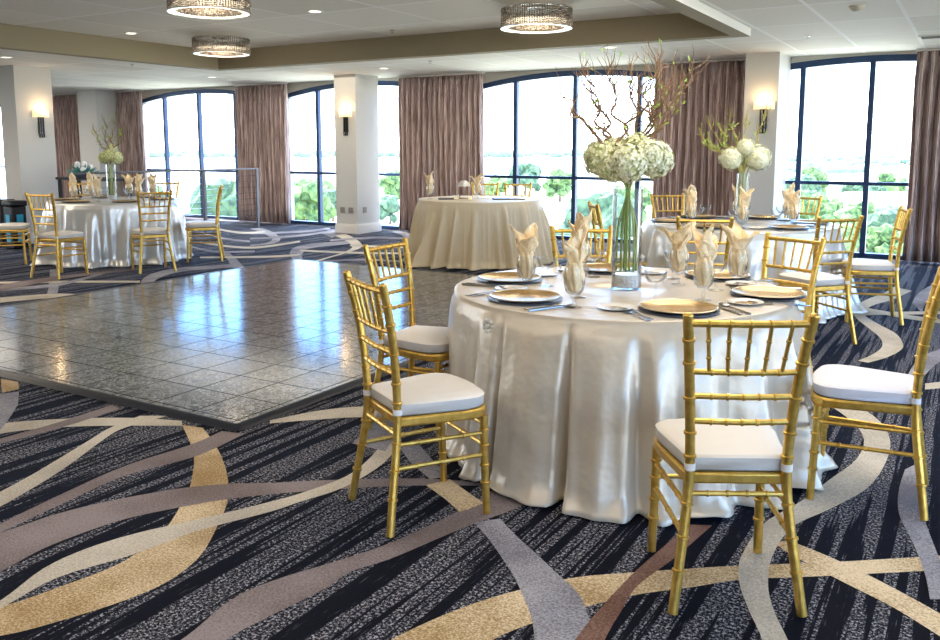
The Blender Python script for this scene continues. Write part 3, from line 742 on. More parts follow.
def make_goblet():
    r = empty('water_goblet')
    m = MB(); m.lathe([(.003, .049), (.024, .054), (.040, .072), (.047, .105), (.0465, .145), (.042, .175), (.041, .175), (.0452, .145), (.0455, .105), (.038, .074), (.020, .057), (0, .055)], 28, cap=False); m.build('bowl', M_glass, parent=r)
    m = MB(); m.lathe([(.037, 0), (.037, .002), (.012, .008), (.006, .016), (.010, .026), (.005, .036), (.006, .049)], 20, cap=True); m.build('stem', M_glass, parent=r)
    return tag(r, 'x', 'glass')
def make_wine():
    r = empty('wine_glass')
    m = MB(); m.lathe([(.003, .075), (.03, .086), (.043, .105), (.046, .13), (.045, .131), (.0415, .106), (.029, .088), (0, .078)], 28, cap=False); m.build('bowl', M_glass, parent=r)
    m = MB(); m.lathe([(.034, 0), (.034, .002), (.008, .007), (.004, .03), (.004, .075)], 20); m.build('stem', M_glass, parent=r)
    return tag(r, 'x', 'glass')
def make_napkin(seed):
    r = random.Random(seed); m = MB(); N = 40; rows = []
    for i in range(14):            # the gathered part tucked in the glass bowl, z from the glass foot
        t = i / 13; z = .068 + .135 * t; R = .014 + .028 * sin(min(1, t * 1.6) * pi / 2) - .014 * max(0, t - .6) / .4
        rows.append([((R * (1 + .16 * sin(7 * 2 * pi * k / N + seed + t * 2) + .1 * sin(11 * 2 * pi * k / N + t * 5))) * cos(2 * pi * k / N), (R * (1 + .16 * sin(7 * 2 * pi * k / N + seed + t * 2) + .1 * sin(11 * 2 * pi * k / N + t * 5))) * sin(2 * pi * k / N), z) for k in range(N)])
    m.grid(rows, close=True)
    npet = r.choice((4, 5))
    for p in range(npet):          # pointed corners fanning out of the glass
        a = 2 * pi * p / npet + r.uniform(-.4, .4); H = r.uniform(.15, .235); W = r.uniform(.040, .056); lean = r.uniform(.015, .085); cup = r.uniform(.4, .9); tw = r.uniform(-.7, .7)
        rows = []; base = .014
        for i in range(12):
            t = i / 11; w_ = W * (sin(min(1, t * 1.25 + .22) * pi * .5) * (1 - max(0, (t - .55) / .45) ** 1.6)) + .002
            cx = base + lean * t ** 1.4; z = .155 + H * t - .02 * t * t; aa = a + tw * t; row = []
            for j in range(9):
                q = (j / 8 - .5) * 2; off = w_ * q; dep = -cup * w_ * q * q + .005 * sin(q * 6 + i + seed)
                lx = cx + dep; nn = noise.noise_vector(Vector((lx * 28, off * 28, z * 22 + seed * 5 + p))) * .011 * min(1, t * 2); row.append((lx * cos(aa) - off * sin(aa) + nn.x, lx * sin(aa) + off * cos(aa) + nn.y, z + .010 * q * sin(i * .8) * t + nn.z))
            rows.append(row)
        m.grid(rows)
    me = m.build('folded_napkin', M_napkin, angle=180, solid=.0022)
    return tag(me, 'x', 'napkin')
P_ch, P_br, P_fk, P_kn, P_sp, P_gb, P_wn = make_charger(), make_bread(), make_fork(), make_knife(), make_spoon(), make_goblet(), make_wine()
P_np = [make_napkin(s) for s in (1, 2, 3, 4)]
def setting(cx, cy, ox, oy, z, where, gi, gob=None, dist=None, wine=None, full=True):
    """one cover at (ox, oy), facing the table centre (cx, cy)"""
    dx, dy = cx - ox, cy - oy; l = math.hypot(dx, dy); dx /= l; dy /= l; rx, ry = dy, -dx; rz = atan2(dy, dx) - pi / 2
    def at(a, b): return (ox + rx * a + dx * b, oy + ry * a + dy * b, z)
    tb = ('foreground table', 'second table', 'far left table')[gi]
    place(P_ch, (ox, oy, z), rz, 'gold charger plate %s' % where, 'charger plates on the ' + tb, scale=.94)
    g = gob or at(.20, .16)
    if len(g) == 2: g = (*g, z)
    place(P_gb, g, rz, 'water goblet holding a folded napkin, %s' % where, 'water goblets on the ' + tb)
    place(P_np[rnd.randrange(4)], (g[0], g[1], z - .002), rnd.uniform(0, 6.28), 'champagne napkin folded in the goblet %s' % where, 'napkins on the ' + tb)
    w_ = wine or at(.09, .24)
    if len(w_) == 2: w_ = (*w_, z)
    place(P_wn, w_, rz, 'shallow stemmed glass, %s' % where, 'stemmed glasses on the ' + tb, scale=1.12)
    if full:
        place(P_br, at(-.25, .10), rz, 'small white bread plate, %s' % where, 'bread plates on the ' + tb)
        place(P_fk, at(-.205, -.02), rz, 'inner fork left of the charger, %s' % where, 'forks on the ' + tb, scale=1.2)
        place(P_fk, at(-.235, -.04), rz + .05, 'outer fork left of the charger, %s' % where, 'forks on the ' + tb, scale=1.2)
        place(P_kn, at(.205, -.02), rz, 'knife right of the charger, %s' % where, 'knives on the ' + tb, scale=1.2)
        place(P_sp, at(.248, -.03), rz - .04, 'spoon right of the knife, %s' % where, 'spoons on the ' + tb, scale=1.2)
z1 = T1Z + .0055
for (ox, oy, wh, gob, wine) in (((.245), 3.87, 'at the left front of the foreground table', tp(574, 307, z1), None), (.20, 4.44, 'at the left back of the foreground table', tp(526, 291, z1), None),
        (.888, 3.60, 'nearest the camera on the foreground table', tp(703, 300, z1), tp(655, 303, z1)), (1.40, 3.97, 'at the right end of the foreground table', tp(737, 288, z1), None),
        (1.33, 4.55, 'at the right back of the foreground table', tp(678, 284, z1), None), (.76, 4.80, 'on the far side of the foreground table', tp(581, 275, z1), None)):
    setting(T1[0], T1[1], ox + .01, oy, z1, wh, 0, gob, None, wine)
names2 = ('at the near left of the second table', 'nearest the camera on the second table', 'at the near right of the second table', 'at the far right of the second table', 'on the far side of the second table', 'at the far left of the second table')
for k in range(6):
    a = radians(-128 + 60 * k); ox, oy = T2[0] + .63 * cos(a), T2[1] + .63 * sin(a)
    setting(T2[0], T2[1], ox, oy, .7655, names2[k], 1)
names3 = ('at the near left of the far left table', 'at the near right of the far left table', 'at the right of the far left table', 'at the far right of the far left table', 'at the far left side of the far left table', 'at the left of the far left table')
for k in range(6):
    a = radians(-115 + 60 * k); ox, oy = T3[0] + .6 * cos(a), T3[1] + .6 * sin(a)
    setting(T3[0], T3[1], ox, oy, .7855, names3[k], 2, full=False)
# ---------------------------------------------------------------- flowers
M_petal = mat('hydrangea_petal', (.80, .80, .58), .6)
oi = nd(M_petal, 'ShaderNodeNewGeometry'); setc(M_petal, ramp(M_petal, oi.outputs['Random Per Island'], [(0, (.48, .52, .22)), (.35, (.74, .76, .50)), (1, (.93, .92, .80))]))
M_petal_g = mat('hydrangea_petal_green', (.6, .62, .3), .6)
oi = nd(M_petal_g, 'ShaderNodeNewGeometry'); setc(M_petal_g, ramp(M_petal_g, oi.outputs['Random Per Island'], [(0, (.42, .46, .16)), (.5, (.76, .77, .44)), (1, (.93, .92, .72))]))
M_stem = mat('flower_stem', (.27, .36, .08), .5)
M_leaf = mat('leaf_green', (.34, .55, .08), .5)
M_branch = mat('willow_bark', (.25, .15, .085), .7)
M_branch_y = mat('willow_bark_yellow', (.42, .34, .12), .7)
M_crys = mat('vase_crystals', (.85, .86, .86), .12, 0, Specular_IOR_Level=.8)
bump(M_crys, noise_tex(M_crys, coords(M_crys), 90, 2), .9, .01)
def hydrangea_head(c, R, r, nfl=120):
    m = MB()
    for i in range(nfl):
        y = 1 - 2 * (i + .5) / nfl; a = i * 2.39996; q = sqrt(max(0, 1 - y * y)); n = Vector((q * cos(a), q * sin(a), y)); n += Vector((r.uniform(-.12, .12),) * 3); n.normalize()
        p = Vector(c) + n * R * r.uniform(.86, 1.06); t1 = n.orthogonal().normalized(); t2 = n.cross(t1); ph = r.uniform(0, 1.5)
        s = R * .175 * r.uniform(.8, 1.25)
        for k in range(4):
            b = ph + k * pi / 2; d = t1 * cos(b) + t2 * sin(b); e = n.cross(d)
            p1 = p + d * s * .5 + e * s * .42 + n * s * .18; p2 = p + d * s * 1.05 + n * s * r.uniform(-.1, .3); p3 = p + d * s * .5 - e * s * .42 + n * s * .18
            m.add([p, p1, p2, p3], [(0, 1, 2, 3)])
    m.blob(c, R * .9, 2, .1)
    return m
def hydrangea(c, R, base, label, group, seed, green=False, n=280, nk=None):
    nk = nk or (base[0], base[1])
    r = random.Random(seed); root = empty('hydrangea', base)
    rel = Vector(c) - Vector(base)
    hydrangea_head(tuple(rel), R, r, n).build('flower_head', M_petal_g if green else M_petal, parent=root, smooth=True, angle=180)
    m = MB(); mid = Vector((-Vector(base).x + nk[0] + rel.x * .10, -Vector(base).y + nk[1] + rel.y * .10, rel.z * .76)); m.tube(smooth3([(0, 0, 0), Vector((mid.x * .25 + rel.x * .06, mid.y * .25, rel.z * .4)), mid, rel * .98], 16), .0055, 6); m.build('stem', M_stem, parent=root)
    return tag(root, label, 'flower', group)
def willow(base, start, tip, label, group, seed, mt, thick=.006, twigs=7, leaves=0, wob=.03, tl=.16):
    r = random.Random(seed); root = empty('willow_branch', base); B = Vector(base)
    P = [Vector(start) - B, *[(Vector(start) - B).lerp(Vector(tip) - B, k / 7) + Vector((r.uniform(-1, 1), r.uniform(-1, 1), r.uniform(-.5, .5))) * wob for k in range(1, 7)], Vector(tip) - B]
    pts = smooth3(P, 36); m = MB(); m.tube([Vector((0, 0, 0)), (pts[0]) * .5, *pts], [thick] * 2 + [thick * (1 - .75 * i / 36) for i in range(37)], 6)
    d0 = (P[-1] - P[0]).normalized(); lv = []
    for k in range(twigs):
        i = r.randrange(9, 36); p = pts[i]; d = (d0 + Vector((r.uniform(-1, 1), r.uniform(-1, 1), r.uniform(-.3, 1))) * .9).normalized(); L = r.uniform(.4, 1) * tl; q = [p]
        for j in range(5):
            d = (d + Vector((r.uniform(-1, 1), r.uniform(-1, 1), r.uniform(-.5, 1))) * .45).normalized(); q.append(q[-1] + d * L / 5)
            if leaves and r.random() < .35: lv.append((q[-1], d.copy()))
            if j == 2 and r.random() < .7:
                e = (d + Vector((r.uniform(-1, 1), r.uniform(-1, 1), r.uniform(0, 1))) * .8).normalized(); m.tube([q[-1], q[-1] + e * L * .25, q[-1] + e * L * .4 + Vector((0, 0, .01))], [.0016, .0012, .0009], 4)
        m.tube(smooth3(q, 12), [.0028 * (1 - .7 * x / 12) for x in range(13)], 5)
    m.build('branch', mt, parent=root)
    if leaves:
        l = MB()
        for _ in range(leaves):
            if lv and r.random() < .6: p, d = r.choice(lv)
            else: p = pts[r.randrange(4, 30)]; d = Vector((r.uniform(-1, 1), r.uniform(-1, 1), .4)).normalized()
            s = r.uniform(.010, .022); t = d.orthogonal().normalized(); n = d.cross(t)
            l.add([p, p + d * s + t * s * .5, p + d * s * 2.1 + n * s * .3, p + d * s - t * s * .5], [(0, 1, 2, 3)])
        l.build('leaves', M_leaf, parent=root, smooth=False)
    return tag(root, label, 'branch', group)
def vase(x, y, z, R, H, label, fill=.08):
    r = empty('cylinder_vase', (x, y, z))
    m = MB(); m.lathe([(0, 0), (R, 0), (R, H), (R - .004, H), (R - .004, .012), (0, .012)], 40, cap=False); m.build('glass_wall', M_glass, parent=r)
    m = MB(); m.lathe([(0, .013), (R - .006, .013), (R - .006, fill), (0, fill + .004)], 40, cap=False)
    q = m.build('crystal_filling', M_crys, parent=r); q['label'] = 'clear crystals filling the base'
    return tag(r, label, 'vase')
vx, vy = .775, 4.17
vase(vx, vy, z1, .074, .50, 'tall clear cylinder vase with crystals in its base, centre of the foreground table', .075)
gh = 'hydrangeas in the foreground vase'; base = (vx, vy, z1 + .02)
for k, (dx, dy, dz, R, gr, l) in enumerate(((-.130, .0, .645, .092, True, 'far left'), (.125, .01, .64, .092, False, 'far right'), (-.02, -.09, .625, .092, False, 'front centre'), (-.08, -.05, .605, .075, True, 'lower left front'),
        (.075, -.06, .655, .085, False, 'right front'), (-.02, .07, .66, .085, True, 'back'), (.03, -.02, .69, .075, True, 'top'), (-.07, .02, .67, .075, True, 'upper left'), (.10, .03, .66, .072, False, 'upper right'))):
    hydrangea((vx + dx, vy + dy, z1 + dz), R, (vx + dx * .40, vy + dy * .40, z1 + .09), '%s hydrangea head %s of the big foreground bouquet' % ('green tinged' if gr else 'creamy white', l), gh, k, gr, nk=(vx, vy))
gw = 'curly willow branches in the foreground vase'
tips = ((-.345, -.02, .94, 'bending out lowest to the left'), (-.24, .05, 1.06, 'rising left'), (-.10, -.03, 1.08, 'rising left of centre'), (.0, .05, 1.10, 'rising in the centre'), (.10, -.05, 1.12, 'rising right of centre'), (.18, .06, 1.10, 'rising right'), (.27, -.03, 1.06, 'leaning furthest right'), (.23, .1, 1.02, 'leaning right at the back'), (-.17, .12, 1.04, 'leaning left at the back'), (.25, -.08, .98, 'leaning right at the front'), (.14, .1, 1.06, 'rising right at the back'))
for k, (dx, dy, dz, l) in enumerate(tips):
    willow((vx, vy, z1 + .5), (vx + dx * .25, vy + dy * .25, z1 + .66), (vx + dx, vy + dy, z1 + dz), 'brown curly willow branch %s over the foreground bouquet' % l, gw, 30 + k, M_branch, .0085 if k else .010, 22, 16 if k in (2, 5, 9) else 5, .045, .17)
# second table bouquet
vx2, vy2, z2 = T2[0] + .02, T2[1] + .02, .7655
vase(vx2, vy2, z2, .055, .46, 'clear cylinder vase on the second table', .06)
for k, (dx, dy, dz, R, l) in enumerate(((-.12, 0, .60, .11, 'left'), (.13, 0, .60, .125, 'right'), (.0, -.04, .70, .085, 'upper'), (.02, .08, .62, .11, 'back'))):
    hydrangea((vx2 + dx, vy2 + dy, z2 + dz), R, (vx2 + dx * .2, vy2 + dy * .2, z2 + .07), 'white hydrangea, %s one in the second table vase' % l, 'hydrangeas in the second table vase', 50 + k, False, 100)
for k, (dx, dy, dz, l) in enumerate(((-.44, 0, .82, 'stretching furthest left'), (-.34, .05, .94, 'leaning left'), (-.14, 0, .98, 'rising left of centre'), (.03, .05, 1.02, 'rising straight'), (.18, 0, 1.0, 'leaning right'), (-.38, -.05, .72, 'drooping left'), (-.24, 0, .88, 'leaning left in the middle'))):
    willow((vx2, vy2, z2 + .46), (vx2 + dx * .2, vy2, z2 + .56), (vx2 + dx, vy2 + dy, z2 + dz), 'yellowish twig %s in the second table bouquet' % l, 'twigs in the second table vase', 70 + k, M_branch_y, .008, 16, 26, .025, .14)
# far left bouquet
vx3, vy3, z3 = T3[0] - .04, T3[1] + .02, .7855
vase(vx3, vy3, z3, .06, .46, 'clear cylinder vase on the far left table', .06)
for k, (dx, dy, dz, R, l) in enumerate(((-.08, 0, .55, .080, 'left'), (.09, 0, .55, .085, 'right'), (.0, -.06, .58, .08, 'front'), (0, .06, .66, .08, 'top'))):
    hydrangea((vx3 + dx, vy3 + dy, z3 + dz), R, (vx3 + dx * .2, vy3 + dy * .2, z3 + .07), 'pale hydrangea, %s one in the far left vase' % l, 'hydrangeas in the far left vase', 90 + k, k % 2 == 0, 80)
for k, (dx, dy, dz, l) in enumerate(((-.2, 0, .92, 'leaning left'), (-.06, .05, 1.0, 'rising left of centre'), (.07, 0, 1.0, 'rising right of centre'), (.18, .05, .92, 'leaning right'))):
    willow((vx3, vy3, z3 + .46), (vx3 + dx * .2, vy3, z3 + .6), (vx3 + dx, vy3 + dy, z3 + dz), 'brown twig %s in the far left bouquet' % l, 'twigs in the far left vase', 110 + k, M_branch, .009, 14, 16, .03, .16)
# ---------------------------------------------------------------- far middle table top things
z4 = .8055
for k, (dx, dy, l) in enumerate(((-.64, .0, 'left end'), (-.02, .1, 'middle'))):
    place(P_gb, (T4[0] + dx, T4[1] + dy, z4), 0, 'goblet with napkin on the cream draped table, %s' % l, 'goblets on the cream draped table')
    place(P_np[k], (T4[0] + dx, T4[1] + dy, z4), k * 1.3, 'ivory napkin in the goblet at the %s of the cream draped table' % l, 'napkins on the cream draped table')
M_wax = mat('candle_wax', (.85, .75, .55), .5, 0, Emission_Color=(1, .7, .3, 1), Emission_Strength=.4)
m = MB(); m.lathe([(0, 0), (.03, 0), (.035, .07), (.032, .07), (.028, .008), (0, .008)], 20, cap=False); v_ = empty('votive_candle'); m.build('glass_cup', M_glass, parent=v_)
m = MB(); m.lathe([(0, .009), (.027, .009), (.028, .045), (0, .047)], 16, cap=False); m.build('wax', M_wax, parent=v_); tag(v_, 'x', 'candle')
place(v_, (T4[0] - .30, T4[1] - .22, z4), 0, 'small votive candle left of the lantern on the cream draped table', 'votive candles')
place(v_, (T4[0] - .12, T4[1] - .28, z4), 0, 'small votive candle right of the lantern on the cream draped table', 'votive candles')
ln = empty('lantern', (T4[0] - .2, T4[1] + .05, z4)); m = MB()
for sx in (-1, 1):
    for sy in (-1, 1): m.box(sx * .055 - .005, sx * .055 + .005, sy * .055 - .005, sy * .055 + .005, 0, .16)
m.box(-.065, .065, -.065, .065, 0, .012); m.build('lantern_frame', M_wood, parent=ln, smooth=False)
m = MB(); m.lathe([(.09, .16), (.075, .2), (.03, .235), (0, .24)], 4); m.build('lantern_roof', M_porc, parent=ln, smooth=False); tag(ln, 'small lantern with pale roof on the cream draped table', 'lantern')
for (dx, dy, rz, l) in ((-.42, -.08, .1, 'dark flat folder left of the lantern on the cream draped table'), (.28, -.12, .1, 'dark open folder at the right of the cream draped table'), (.48, -.1, -.1, 'dark flat folder near the right rim of the cream draped table')):
    r = empty('menu_folder', (T4[0] + dx, T4[1] + dy, z4), rz); m = MB(); m.box(-.11, .11, -.09, .09, 0, .012); m.build('cover', M_book, parent=r, bevel=.003)
    m = MB(); m.box(-.10, .10, -.08, .08, .012, .016); m.build('pages', M_porc if rz < 0 else M_chgrey, parent=r, smooth=False); tag(r, l, 'folder')
# ---------------------------------------------------------------- chandeliers
M_crystal = mat('chandelier_crystal', (.40, .35, .30), .12, .7)
M_glow = mat('chandelier_diffuser', (.9, .9, .85), .3, 0, Emission_Color=(1, .95, .82, 1), Emission_Strength=.8)
M_chrome = mat('chrome', (.7, .7, .7), .08, 1)
def make_chandelier():
    r = empty('drum_chandelier'); r2 = random.Random(5)
    R, H = .352, .20
    m = MB(); m.lathe([(R + .004, H - .012), (R + .004, H), (R - .02, H), (R - .02, H - .012), (R + .004, H - .012)], 48, cap=False); m.lathe([(R + .006, .0), (R + .006, .01), (R - .008, .01), (R - .008, 0), (R + .006, 0)], 48, cap=False)
    for k in range(3): a = 2 * pi * k / 3; m.tube([(R * cos(a), R * sin(a), H - .005), (0, 0, H + .005)], .005, 6)
    m.build('hoop', M_chrome, parent=r)
    m = MB(); m.lathe([(0, H + .033), (.11, H + .033), (.11, H), (0, H)], 24, cap=False); m.build('ceiling_canopy', M_chrome, parent=r)
    m = MB()
    for ring, (rr, n, z0) in enumerate(((R, 92, .012), (R - .018, 84, .015), (.20, 60, -.0), (.12, 36, -.0), (.05, 14, -.0), (.26, 60, .0))):
        for k in range(n):
            a = 2 * pi * k / n + ring * .1; x, y = rr * cos(a), rr * sin(a); z = z0 + .004
            top = H - .014 if ring < 2 else .05
            while z < top:
                h = r2.uniform(.011, .019); w_ = r2.uniform(.006, .0105); q = r2.uniform(0, 1.5)
                c = [(x + w_ * cos(q + j * pi / 2), y + w_ * sin(q + j * pi / 2), z + h / 2) for j in range(4)]
                m.add([(x, y, z), *c, (x, y, z + h)], [(0, 2, 1), (0, 3, 2), (0, 4, 3), (0, 1, 4), (5, 1, 2), (5, 2, 3), (5, 3, 4), (5, 4, 1)]); z += h + .001
    q = m.build('crystal_beads', M_crystal, parent=r, smooth=False); q['kind'] = 'stuff'
    m = MB(); m.lathe([(.345, .006), (.285, .006), (.285, .010), (.345, .010), (.345, .006)], 48, cap=False); m.build('light_ring', M_glow, parent=r)
    m = MB(); m.lathe([(0, .075), (.31, .075), (.31, .08), (0, .08)], 32, cap=False); m.build('diffuser', mat('diffuser_inner', (.8, .75, .65), .5, 0, Emission_Color=(1, .85, .6, 1), Emission_Strength=.15), parent=r)
    return tag(r, 'x', 'ceiling light', 'drum chandeliers')
CHN = make_chandelier()
for (px, Y, l) in ((209.5, 7.75, 'crystal drum chandelier at the top left, cut by the upper edge of the photo'), (221.5, 11.1, 'smallest and furthest crystal drum chandelier, near the recess corner'), (536.5, 8.75, 'crystal drum chandelier at the top middle of the photo')):
    x = (px - 470) / F * (Y * cos(TILT) - 1.25 * sin(TILT)); place(CHN, (x, Y, UPCEIL - .235), 0, l); lamp('chandelier_lamp', 'POINT', (x, Y, UPCEIL - .30), 9, (1, .82, .6), .2)
# downlights
M_dl = mat('downlight_lens', (1, 1, 1), .4, 0, Emission_Color=(1, .9, .72, 1), Emission_Strength=3.5)
r = empty('downlight'); m = MB(); m.lathe([(.085, 0), (.085, -.006), (.065, -.008), (.060, .0), (.085, 0)], 28, cap=False); m.build('trim_ring', M_white, parent=r)
m = MB(); m.lathe([(0, -.003), (.062, -.003), (.062, -.001), (0, -.001)], 24, cap=False); m.build('lens', M_dl, parent=r); tag(r, 'x', 'ceiling light', 'recessed downlights')
def cpt(px, py, z): return (*tp(px, py, z), z)
for (px, py, z, l) in ((131, 33, UPCEIL, 'round recessed downlight left in the raised ceiling, left of the far chandelier'), (315, 11, UPCEIL, 'round recessed downlight in the raised ceiling between the chandeliers'), (384, 68, CEIL, 'round recessed downlight beyond the soffit, above the middle pillar'),
                       (212, 77, CEIL, 'round recessed downlight beyond the soffit, right of the far left window'), (6, 57, CEIL, 'round recessed downlight at the left edge, below the soffit'), (610, 47, CEIL, 'round recessed downlight in the lower ceiling over the branches')):
    p = cpt(px, py, z - .001); place(r, p, 0, l); lamp('downlight_lamp', 'SPOT', (p[0], p[1], z - .03), 22, (1, .84, .62), .05, spot=radians(120))
# smoke detector, sprinklers, vent
m = MB(); m.lathe([(0, -.045), (.03, -.045), (.05, -.03), (.065, -.012), (.07, 0), (0, 0)], 28, cap=False)
o = m.build('smoke_detector', mat('detector_plastic', (.62, .56, .45), .5), loc=cpt(857, 6, CEIL - .001)); tag(o, 'round beige smoke detector on the ceiling at the top right', 'smoke detector')
m = MB(); m.lathe([(0, -.03), (.022, -.03), (.022, -.026), (.006, -.024), (.006, -.006), (.03, -.004), (.03, 0), (0, 0)], 16, cap=False); o = m.build('sprinkler_head', M_steel); tag(o, 'x', 'sprinkler', 'ceiling sprinklers')
for (px, py, z, l) in ((392, 30, UPCEIL, 'small sprinkler head in the raised ceiling, middle'), (430, 61, CEIL, 'small sprinkler head in the lower ceiling before the wide curtain'), (132, 64, CEIL, 'small sprinkler head left under the soffit'), (808, 36, CEIL, 'small sprinkler head in the ceiling before the right window')):
    place(o, cpt(px, py, z - .001), 0, l)
x, y = XY(-.35, 10.9); vt = empty('air_vent', (x, y, CEIL - .002), -A); m = MB(); m.box(-.33, .33, -.12, .12, -.012, 0); m.build('vent_frame', M_white, parent=vt, smooth=False)
m = MB()
for k in range(5): m.box(-.30, .30, -.095 + k * .042, -.075 + k * .042, -.017, -.011)
m.build('vent_slats', mat('vent_dark', (.12, .12, .12), .5), parent=vt, smooth=False); tag(vt, 'ceiling air vent above the rightmost curtain', 'vent')
# ---------------------------------------------------------------- railing by the far left window
M_rail = mat('rail_grey_metal', (.13, .13, .14), .5, .3)
ra = empty('cable_railing', (*XY(-11.42, 9.62), 0), -A)
m = MB(); m.box(-.03, .03, -1.9, 1.9, 1.07, 1.10); m.build('top_rail', M_rail, parent=ra, bevel=.006)
for v_ in (-1.87, -.62, .62, 1.87):
    m = MB(); m.box(-.02, .02, v_ - .025, v_ + .025, 0.003, 1.07); m.box(-.06, .06, v_ - .06, v_ + .06, .003, .012); m.build('post', M_rail, parent=ra, smooth=False)
for k in range(9):
    m = MB(); m.tube([(0, -1.86, .12 + k * .105), (0, 1.86, .12 + k * .105)], .0032, 6); m.build('cable', M_steel, parent=ra)
tag(ra, 'steel cable railing standing before the far left arched window', 'railing')
# narrow console with flowers behind the far left table, and bins at the left edge
cs = empty('console_table', (-5.75, 12.9, 0), -A); m = MB(); m.box(-.55, .75, -.2, .2, .98, 1.02); m.build('tabletop', M_black, parent=cs, bevel=.005)
for sx in (-.5, .7):
    for sy in (-.16, .16): m = MB(); m.box(sx - .02, sx + .02, sy - .02, sy + .02, .003, .98); m.build('leg', M_black, parent=cs, smooth=False)
tag(cs, 'dark narrow console behind the far left table', 'table')
M_wf = mat('white_flower', (.85, .88, .9), .6); M_tl = mat('teal_leaf', (.08, .28, .26), .5)
fa_ = empty('flower_bowl', (-5.85, 12.9, 1.021)); m = MB(); m.lathe([(0, 0), (.09, 0), (.14, .07), (.135, .07), (.085, .01), (0, .01)], 24, cap=False); m.build('bowl', M_chgrey, parent=fa_)
m = MB(); q = random.Random(4)
for k in range(60):
    a = q.uniform(0, 6.28); e = q.uniform(.1, 1.2); d = Vector((cos(a) * cos(e), sin(a) * cos(e), sin(e))); p = Vector((d.x * .1, d.y * .1, .05)); L = q.uniform(.08, .2); t = d.orthogonal().normalized() * .016
    m.add([p, p + d * L * .5 + t, p + d * L, p + d * L * .5 - t], [(0, 1, 2, 3)])
m.build('leaves', M_tl, parent=fa_, smooth=False)
for k in range(7):
    a = k * .9; c = (.13 * cos(a) * (1 if k % 2 else .5), .1 * sin(a), .12 + .04 * (k % 3)); hydrangea_head(c, .045, q, 26).build('blossom', M_wf, parent=fa_, smooth=False)
tag(fa_, 'low bowl of white blossoms and teal leaves behind the far left table', 'flower arrangement')
M_cyan = mat('cyan_plastic', (.02, .38, .62), .4)
for k, (x, y, l) in enumerate(((-6.95, 12.65, 'left'), (-6.62, 12.35, 'right'))):
    b = empty('storage_bin', (x, y, .004), -A); m = MB(); m.prism([(-.11, -.11), (.11, -.11), (.11, .11), (-.11, .11)], 0, .62); m.build('bin_body', M_black, parent=b, bevel=.02)
    m = MB(); m.box(.112, .118, -.05, .05, .1, .5); m.box(-.05, .05, -.118, -.112, .1, .5); m.build('side_panel', M_cyan, parent=b, smooth=False)
    m = MB(); m.box(-.125, .125, -.125, .125, .62, .70); m.build('lid', M_black, parent=b, bevel=.02); tag(b, 'black bin with cyan panels at the photo left edge, %s of two' % l, 'bin', 'black and cyan bins')
# ---------------------------------------------------------------- outside, far below
GZ = -15.0
def outm(name, c1, c2, sc_):
    m = mat(name, c1, .9); setc(m, ramp(m, noise_tex(m, coords(m), sc_, 4, .6), [(.35, c1), (.65, c2)])); return m
gm = outm('lawn', (.40, .41, .30), (.66, .62, .55), .02)
g = MB(); g.add([(-4000, 20, GZ), (4000, 20, GZ), (4000, 6000, GZ), (-4000, 6000, GZ)], [(0, 1, 2, 3)]); g.add([(-4000, -1500, GZ), (4000, -1500, GZ), (4000, 20, GZ), (-4000, 20, GZ)], [(0, 1, 2, 3)])
o = g.build('ground', gm, smooth=False); o['kind'] = 'structure'
M_water = mat('bay_water', (.55, .62, .66), .15)
g = MB(); g.prism([(-900, 460), (-100, 450), (130, 520), (200, 900), (-300, 1400), (-2500, 1400)], GZ + .05, GZ + .2); o = g.build('bay_water', M_water, smooth=False); tag(o, 'pale bay water far outside the windows', 'water', kind='stuff')
M_road = outm('road', (.55, .54, .52), (.66, .65, .63), .05)
for k, poly in enumerate(([(30, 60), (42, 60), (120, 330), (108, 330)], [(-200, 190), (200, 150), (200, 162), (-200, 203)])):
    g = MB(); g.prism(poly, GZ + .25 + .1 * k, GZ + .33 + .1 * k); o = g.build('road', M_road, smooth=False); o['kind'] = 'structure'
M_tree = outm('tree_foliage', (.02, .055, .02), (.17, .27, .09), .8)
M_tree2 = outm('tree_foliage_dark', (.02, .05, .035), (.11, .19, .10), .8)
M_trunk = mat('tree_trunk', (.18, .12, .08), .9)
def make_tree(seed, mt):
    r = random.Random(seed); t = empty('tree'); m = MB()
    for k in range(16):
        a = r.uniform(0, 6.28); q = r.uniform(.3, 3.0); m.blob((q * cos(a), q * sin(a), r.uniform(3.0, 8.0) - q * .4), r.uniform(1.0, 2.1), 2, .7, 2.6)
    m.build('crown', mt, parent=t, smooth=False); m = MB(); m.tube([(0, 0, 0), (.1, 0, 2.5), (0, .1, 5)], [.4, .3, .15], 8); m.build('trunk', M_trunk, parent=t)
    return tag(t, 'x', 'tree')
TR = [make_tree(1, M_tree), make_tree(2, M_tree2), make_tree(3, M_tree)]
tr = random.Random(12)
TREES = []; TLAB = set()
